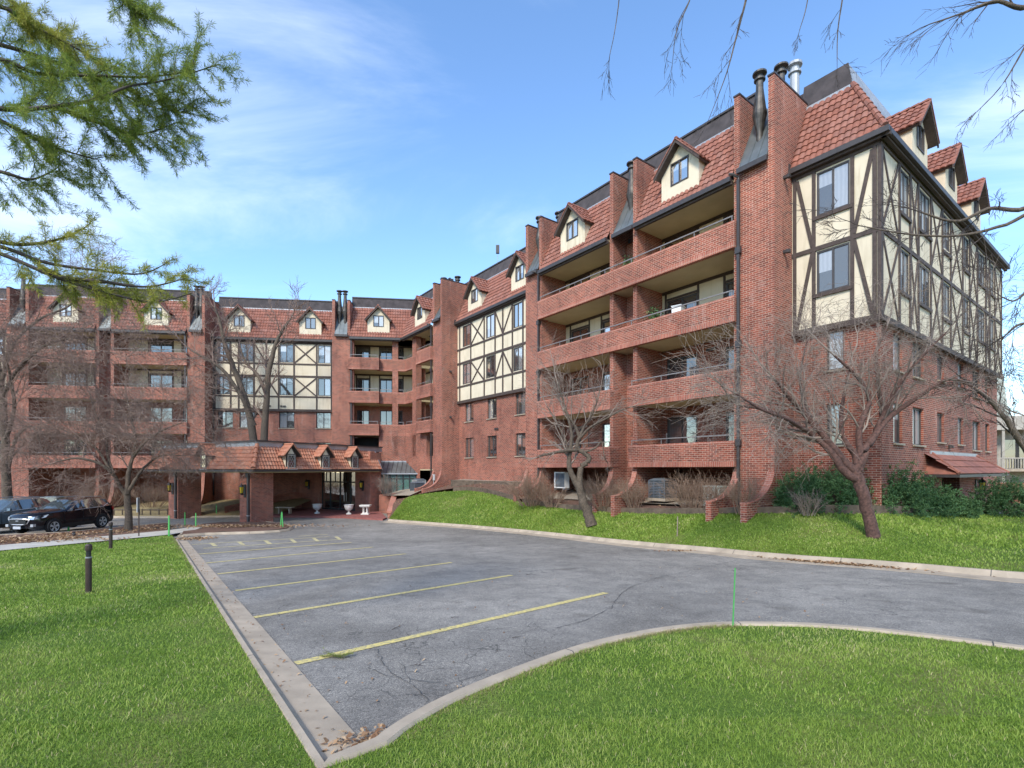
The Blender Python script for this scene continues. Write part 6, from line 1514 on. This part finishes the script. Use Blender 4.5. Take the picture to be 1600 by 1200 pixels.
def evergreen(px, Z, zb, rx, ry, h, label, seed, n=5200, group='dark yew shrubs'):
    r = np.random.default_rng(seed); c = ((px-800)/788*Z, Z, zb); root = thing('evergreen_shrub', label, 'shrub', c, group)
    st = []; cfg = dict(max=1, n=[3], ang=(20,45), len=(.4,.6), wig=.08, up=[.05,.05], tip=.4, rmin=.006, rk=.6, t0=.3)
    for i in range(10):
        a = r.uniform(0, 6.28); grow(st, np.zeros(3), np.array([math.cos(a)*rx*.6, math.sin(a)*ry*.6, h*.7])/math.hypot(rx*.6, h*.7), h*.7, .03, 0, cfg, r)
    tubemesh('stems', [([(p, q_) for l, p, q_ in st], 4)], 'bark', root)
    # sprays: clumps near the surface of an uneven dome
    m_ = n//9; th = r.uniform(0, 2*np.pi, m_); ph = np.arccos(r.uniform(-.05, 1, m_)); bump_ = 1+.16*np.sin(3*th+seed)*np.sin(2.3*ph)+.12*np.sin(7*th+2*seed)+r.normal(size=m_)*.07
    rad = bump_*r.uniform(.72, 1.03, m_)
    C = np.stack([rx*rad*np.sin(ph)*np.cos(th), ry*rad*np.sin(ph)*np.sin(th), h*.93*rad*np.cos(ph)+.02], 1); outw = C/np.array([rx, ry, h]); outw /= np.linalg.norm(outw, axis=1, keepdims=True)+1e-9
    k = 26; C = np.repeat(C, k, 0); O_ = np.repeat(outw, k, 0); N_ = len(C); t_ = np.tile(np.linspace(-.5, .8, k), m_)[:, None]
    sp = np.repeat(outw*.7+r.normal(size=(m_, 3))*.45+np.array([0,0,.1]), k, 0); sp /= np.linalg.norm(sp, axis=1, keepdims=True)
    C = C+sp*t_*.26+r.normal(size=(N_, 3))*.028
    d = sp*.6+r.normal(size=(N_, 3))*.6; d /= np.linalg.norm(d, axis=1, keepdims=True); s = np.cross(d, r.normal(size=(N_, 3))); s /= np.linalg.norm(s, axis=1, keepdims=True); ln = r.uniform(.05, .10, (N_, 1)); wd = r.uniform(.011, .02, (N_, 1))
    V = np.stack([C-d*ln*.5, C+s*wd, C+d*ln*.5, C-s*wd], 1).reshape(-1, 3); cl = np.repeat(np.repeat(r.random(m_), k)*.55+r.random(N_)*.45, 4)
    mesh_np('foliage', V, np.arange(N_*4).reshape(-1, 4), 'yew', root, uv=np.stack([cl, cl*0], 1))
for i, (px, Z, zb, rx, h, lab) in enumerate([(1252,17.3,-1.5,.8,1.35,'dark green yew at the left end of the hedge beside the right brick pilaster'),(1295,17.2,-1.5,.95,1.5,'dark green yew left of the leaning tree trunk'),
    (1345,17.6,-1.5,1.0,1.4,'dark green yew directly behind the leaning tree trunk'),(1395,18.0,-1.55,1.05,1.55,'tallest dark green yew under the brick corner, right of the leaning trunk'),(1440,18.9,-1.65,1.1,1.15,'dark green yew in front of the left end of the awning'),
    (1484,19.6,-1.75,.75,.65,'low dark yew at the right end of the hedge by the side door')]):
    evergreen(px, Z, zb, rx, .9, h, lab, 100+i, 6000)
evergreen(1572, 21.0, -1.95, 1.1, 1.0, 1.5, 'dark green yew beyond the side door at the right edge', 120, 7000)
# ---- grass ----
def fbm(x, y, s):
    g = np.random.default_rng(99).random((64, 64)); out = 0; a = .5
    for o in range(4):
        u = (x*s*2**o) % 64; v = (y*s*2**o+o*17) % 64; i = u.astype(int); j = v.astype(int); fu = u-i; fv = v-j; fu = fu*fu*(3-2*fu); fv = fv*fv*(3-2*fv); i2 = (i+1) % 64; j2 = (j+1) % 64
        out = out+a*((g[i, j]*(1-fu)+g[i2, j]*fu)*(1-fv)+(g[i, j2]*(1-fu)+g[i2, j2]*fu)*fv); a *= .5
    return out/.9375
def blades(name, P, hmean, wmean, seed, m='blade', parent=None, dry=0.0):
    r = np.random.default_rng(seed); N_ = len(P); cl = np.clip(.5+1.15*(fbm(P[:,0], P[:,1], .9)-.5)+.7*(fbm(P[:,0], P[:,1], 4.5)-.5), 0, 1); dr_ = np.clip((fbm(P[:,0]+31, P[:,1]+7, .55)-.56)*6, 0, 1)
    h = hmean*r.uniform(.5, 1.35, N_)*(.8+.4*cl); w_ = wmean*r.uniform(.7, 1.3, N_); a = r.uniform(0, 2*np.pi, N_); s = np.stack([np.cos(a), np.sin(a), np.zeros(N_)], 1)
    b_ = r.uniform(0, 2*np.pi, N_); lean = np.stack([np.cos(b_), np.sin(b_), np.zeros(N_)], 1)*(h*r.uniform(.15, 1.0, N_))[:, None]
    up_ = np.zeros((N_, 3)); up_[:, 2] = h; w3 = w_[:, None]
    V = np.stack([P-s*w3, P+s*w3, P+up_*.55+lean*.35+s*w3*.75, P+up_*.9+lean, P+up_*.55+lean*.35-s*w3*.75], 1).reshape(-1, 3)
    i = np.arange(N_)*5; F = np.concatenate([np.stack([i, i+1, i+2], 1), np.stack([i, i+2, i+4], 1), np.stack([i+4, i+2, i+3], 1)])
    c = np.clip(.42*cl-.04+.30*dr_*r.random(N_)+r.beta(2, 2.2, N_)*.66+(r.random(N_) < (.03 if wmean < .008 else .008)+dry)*.6, 0, 1); uv = np.stack([np.repeat(c, 5), np.zeros(N_*5)], 1)
    o = mesh_np(name, V, F, m, parent, uv=uv); tag(o, kind='stuff'); return o
def scatter(poly, zf, seed, dmax, n0, ymin=.5, dmin=2.2):
    """blade roots, density falling with distance from the camera"""
    r = np.random.default_rng(seed); arr = np.array(poly); lo = np.maximum(arr.min(0), [-40, ymin]); hi = np.minimum(arr.max(0), [30, dmax]); out = []
    for d0, d1 in ((1.5,4),(4,6),(6,9),(9,13),(13,19),(19,30)):
        dm = (d0+d1)/2; dens = n0*(3/dm)**1.55; X0, X1 = max(lo[0], -d1*1.4), min(hi[0], d1*1.4); Y0, Y1 = max(lo[1], d0), min(hi[1], d1)
        if X1 <= X0 or Y1 <= Y0: continue
        n = int(dens*(X1-X0)*(Y1-Y0)); Q = np.stack([r.uniform(X0, X1, n), r.uniform(Y0, Y1, n)], 1); k = (np.abs(Q[:, 0]) < Q[:, 1]*1.3+.5) & inside(Q, poly); Q = Q[k]; out.append(Q)
    Q = np.concatenate(out); z = np.array([zf(x, y) for x, y in Q]); return np.column_stack([Q, z-.006])
def grass_for(poly, seed, lab):
    P = scatter(poly, zl, seed, 30, 6800); d = np.hypot(P[:, 0], P[:, 1]); near = d < 7
    for sel, hh, ww, nm in ((d < 5, .036, .0021, 0), ((d >= 5) & (d < 9), .04, .0032, 1), ((d >= 9) & (d < 15), .047, .006, 2), (d >= 15, .055, .010, 3)):
        if sel.sum() > 10:
            # widen with distance so far blades still read
            o = blades('grass', P[sel], hh, ww, seed*7+nm); tag(o, lab[nm] if isinstance(lab, list) else lab, 'grass')
grass_for(lawnL, 1, ['short green grass blades on the nearest part of the left lawn', 'green grass on the left lawn a few steps away', 'green grass around the near bollard on the left lawn', 'green grass along the sidewalk at the far side of the left lawn'])
grass_for(lawnF, 2, ['short green grass blades on the bottom edge of the front lawn', 'green grass along the curved front kerb', 'green grass where the front lawn runs out right', 'distant grass of the front lawn'])
r = np.random.default_rng(9); Kn = np.array([tuple(v) for v in KD]); Un = np.array([tuple(v) for v in UD]); nP = 125000
ii = r.uniform(0, len(Kn)-1.001, nP); i0 = ii.astype(int); f = (ii-i0)[:, None]; t_ = r.uniform(0, 1, nP); ka = Kn[i0]*(1-f)+Kn[i0+1]*f; ua = Un[i0]*(1-f)+Un[i0+1]*f
Pg = ka+(ua-ka)*t_[:, None]; Pg[:, 2] = ka[:, 2]+(ua[:, 2]-ka[:, 2])*np.array([bulge(x) for x in t_])
k = (np.abs(Pg[:, 0]) < Pg[:, 1]*1.6) & (Pg[:, 1] > 5); Pg = Pg[k]; ds_ = np.hypot(Pg[:, 0], Pg[:, 1]); keep = r.random(len(Pg)) < np.clip((17/ds_)**1.2, .25, 1); Pg = Pg[keep]; ds_ = np.hypot(Pg[:, 0], Pg[:, 1])
tag(blades('grass', Pg[ds_ < 19]-[0,0,.01], .06, .0095, 77), 'lush green grass on the rising right lawn around the leaning tree', 'grass')
tag(blades('grass', Pg[ds_ >= 19]-[0,0,.01], .09, .015, 78), 'bright green grass on the mound by the brick pilaster and twisted tree', 'grass')
# dry fringe along the kerbs
def fringe(line_, zf, wdt, n, seed, off, hh=.045, lab=''):
    r = np.random.default_rng(seed); pts = [polyat(line_, x) for x in r.random(n)]; P = []
    for p in pts: P.append((p.x+r.normal()*wdt, p.y+r.normal()*wdt, zf(p.x, p.y)-.01))
    tag(blades('dry_grass', np.array(P), hh, .003, seed, 'blade_dry', dry=.2), lab, 'grass')
fl = [tuple(Vector(p)+qn*.05) for p in kout]; fringe(fl, zl, .035, 2600, 31, 0, lab='dry straw fringe along the left kerb')
fringe(offset_line(fout[2:30], -.05), zl, .035, 2600, 32, 0, lab='dry straw fringe along the curved front kerb')
kf = offset_line(Kout[:-3], .12); fringe(kf, lambda x, y: zr(x, y)+.12, .08, 2500, 33, 0, .06, lab='dry straw fringe along the far curb of the drive')
# ---- fallen leaves ----
def leaves(name, P, size, seed, lab, m='deadleaf'):
    r = np.random.default_rng(seed); P = np.array(P); N_ = len(P); a = r.uniform(0, 2*np.pi, N_); t1 = np.stack([np.cos(a), np.sin(a), r.normal(size=N_)*.35], 1); t2 = np.stack([-np.sin(a), np.cos(a), r.normal(size=N_)*.35], 1)
    L = (size*r.uniform(.5, 1.3, N_))[:, None]; W_ = L*r.uniform(.35, .6, (N_, 1)); up_ = np.array([0,0,1])*L*r.uniform(0, .5, (N_, 1))
    V = np.stack([P-t1*L, P+t2*W_+up_, P+t1*L*.9+up_*.3, P-t2*W_+up_*.6], 1).reshape(-1, 3); i = np.arange(N_)*4; F = np.concatenate([np.stack([i, i+1, i+2], 1), np.stack([i, i+2, i+3], 1)])
    uv = np.repeat(r.random(N_), 4); o = mesh_np(name, V, F, m, uv=np.stack([uv, uv*0], 1)); tag(o, lab, 'leaves', kind='stuff')
r = np.random.default_rng(12)
def cloud(cx, cy, sx, sy, n, dz=.012, zf=zr, pile=.0): 
    out = []
    for _ in range(n):
        x = cx+r.normal()*sx; y = cy+r.normal()*sy; q = math.exp(-((x-cx)/sx)**2/2-((y-cy)/sy)**2/2); out.append((x, y, zf(x, y)+dz+pile*q*r.random()))
    return out
c0_ = gp(575, 1160); leaves('fallen_leaves', cloud(c0_[0]+.0, c0_[1]-.05, .16, .12, 230, .03, pile=.05), .028, 1, 'heap of dead leaves in the corner where the two kerbs meet')
P = []
for _ in range(320):
    t = r.random()**.8; q = Q0+qd*(t*QL*.8)+qn*abs(r.normal()*.11+.22); P.append((q.x, q.y, zr(q.x, q.y)+.03))
for _ in range(260):
    x, y, z = gp(r.uniform(380, 1300), r.uniform(850, 1100)); 
    if inside(np.array([[x, y]]), lawnF)[0] or inside(np.array([[x, y]]), lawnL)[0]: continue
    P.append((x, y, z+.012))
leaves('fallen_leaves', P, .022, 2, 'scattered dead leaves on the asphalt and gutter of the parking stalls')
P = []
for _ in range(650):
    t = r.normal(.5, .22); a = Vector(gp(1195, 873)[:2]); b_ = Vector(gp(1425, 891)[:2]); q = a.lerp(b_, t); q = near_on(K, (q.x, q.y)); P.append((q.x-r.random()*.06-.02, q.y-abs(r.normal())*.16, zr(q.x, q.y)+.02+r.random()*.04))
for _ in range(160):
    q = Vector(gp(r.uniform(1560, 1620), 903)[:2]); P.append((q.x+r.normal()*.1, q.y+r.normal()*.08, zr(q.x, q.y)+.02))
for _ in range(110):
    q = Vector(gp(r.normal(1075, 25), 861)[:2]); P.append((q.x+r.normal()*.1, q.y-.1+r.normal()*.06, zr(q.x, q.y)+.02))
leaves('fallen_leaves', P, .05, 3, 'drift of dead leaves against the far curb of the drive')
P = cloud(*gp(360, 826)[:2], 2.6, .55, 1500, .16); P = [p for p in P if p[1] < 31.2] + cloud(*gp(300, 842)[:2], .5, .4, 350, .02)
P += cloud(*gp(85, 848)[:2], 1.3, .5, 500, .13, pile=.2)+cloud(*gp(15, 852)[:2], .7, .35, 250, .13, pile=.2)
for _ in range(1500):
    u = r.random(); q = Vector(gp(-60+330*u, 0 or (852-24*u))[:2]); P.append((q.x+r.normal()*.6, q.y+r.normal()*.7, zr(q.x, q.y)+.125))
leaves('fallen_leaves', P, .07, 4, 'tan dead leaves covering the island and mulch strip before the canopy')
P = []
for _ in range(900):
    i = r.integers(6, 60); f_ = r.random(); q = U2D[i].lerp(WD[i], f_*.7); P.append((q.x, q.y, q.z+.02))
leaves('fallen_leaves', P, .06, 5, 'dead leaves on the beds below the balconies')
# green pine sprig lying on the asphalt
sx, sy, sz = gp(527, 1028); sp = thing('fallen_sprig', 'green pine sprig lying on the nearest yellow stall line', 'sprig', (sx, sy, sz+.008)); r = np.random.default_rng(3); out = []
for k in range(9):
    a = r.uniform(-.5, .5)+(math.pi if k % 2 else 0); grow(out, np.array([r.uniform(-.1,.1), r.uniform(-.04,.04), .008]), np.array([math.cos(a), math.sin(a), .06]), r.uniform(.08,.17), .003, 0, dict(max=1, n=[3], ang=(20,45), len=(.4,.6), wig=.08, up=[-.01,-.01], tip=.5, rmin=.0015, rk=.7, t0=.2), r)
for l, p, q_ in out: p[:, 2] = np.maximum(p[:, 2], .004)
tubemesh('stem', [([(p, q_) for l, p, q_ in out], 3)], 'twig', sp)
C = np.concatenate([p[r.integers(0, len(p), 26)] for l, p, q_ in out]); N_ = len(C); d = r.normal(size=(N_, 3)); d[:, 2] = np.abs(d[:, 2])*.4; d /= np.linalg.norm(d, axis=1, keepdims=True); s = np.cross(d, [0,0,1.]); s /= np.linalg.norm(s, axis=1, keepdims=True)+1e-9
V = np.stack([C-s*.0015, C+s*.0015, C+d*.04], 1).reshape(-1, 3); mesh_np('needles', V, np.arange(N_*3).reshape(-1, 3), 'needle', sp, uv=np.stack([np.repeat(r.random(N_), 3), np.zeros(N_*3)], 1))
# small twigs on the asphalt
for k, (px, py, a, L, lab) in enumerate([(612,985,.9,.22,'short dark forked twig lying across the second nearest stall'),(705,966,.1,.12,'tiny dark twig near the middle of the second nearest stall'),(800,998,.3,.14,'small dark twig right of the nearest stall line'),(648,1040,-.5,.12,'small curled twig below the nearest stall line'),(822,899,.5,.14,'bit of pale straw past the end of the second stall line')]):
    x, y, z = gp(px, py); b = MB(); b.tube([(0,0,.006),(L*.4*math.cos(a),L*.4*math.sin(a),.012),(L*math.cos(a+.2),L*math.sin(a+.2),.006)], [.004,.0035,.002], 'twig_dark', 5); b.tube([(L*.4*math.cos(a),L*.4*math.sin(a),.012),(L*.6*math.cos(a+.8),L*.6*math.sin(a+.8),.006)], [.003,.0015], 'twig_dark', 5)
    o = MB.build(b, 'twig'); o.location = (x, y, z+.006); tag(o, lab, 'twig')
# asphalt crack lines
def crack(pts, seed, w0=.010):
    r = np.random.default_rng(seed); P = [Vector(gp(*p)[:2]) for p in pts]; Q = [P[0]]
    for a, b_ in zip(P[:-1], P[1:]):
        n = max(3, int((b_-a).length/.06)); nn = Vector((-(b_-a).y, (b_-a).x)).normalized()
        for k in range(1, n+1): Q.append(a.lerp(b_, k/n)+nn*r.normal()*.012)
    b = MB()
    for i in range(len(Q)-1):
        d = (Q[i+1]-Q[i]).normalized(); n_ = Vector((-d.y, d.x)); w1, w2 = [w0*.6*(.3+.6*abs(math.sin(j*.37+seed))) for j in (i, i+1)]
        b.face([(q.x, q.y, zr(q.x, q.y)+.010) for q in (Q[i]-n_*w1/2, Q[i+1]-n_*w2/2, Q[i+1]+n_*w2/2, Q[i]+n_*w1/2)], 'crack')
    b.build('pavement_crack')['kind'] = 'structure'
crack([(870,982),(915,970),(955,950),(968,930),(985,918),(1030,902),(1090,890),(1150,876)], 1, .022)
crack([(590,1015),(596,1035),(615,1055),(640,1068),(660,1085),(668,1100)], 2, .016)
crack([(570,1040),(600,1055),(640,1062),(700,1070),(745,1058),(770,1045)], 3, .014)
crack([(822,1000),(820,1020),(836,1032)], 4, .012); crack([(640,1068),(632,1045),(625,1035)], 5, .01); crack([(660,1085),(690,1078),(720,1076)], 6, .01)
crack([(572,938),(600,946),(640,950)], 7, .01); crack([(730,905),(790,915),(850,910)], 8, .01)
# woodland across the street, behind the camera: it is what the windows reflect
r = np.random.default_rng(44); n = 24000; X = r.uniform(-150, 20, n); Y = -48-r.random(n)*22; H = 11+4*np.sin(X*.13)+3*np.sin(X*.31+1)+2*np.sin(X*.77); Zc = -3+r.random(n)**.8*H; C = np.stack([X, Y, Zc], 1)
d = r.normal(size=(n, 3)); d /= np.linalg.norm(d, axis=1, keepdims=True); s = np.cross(d, r.normal(size=(n, 3))); s /= np.linalg.norm(s, axis=1, keepdims=True)
L = r.uniform(.8, 2.4, (n, 1)); wd = r.uniform(.10, .42, (n, 1)); V = np.stack([C-d*L*.5, C+s*wd, C+d*L*.5, C-s*wd], 1).reshape(-1, 3)
o = mesh_np('woodland', V, np.arange(n*4).reshape(-1, 4), 'twig', uv=None); tag(o, 'bare woodland across the street behind the camera', 'woodland', kind='stuff')
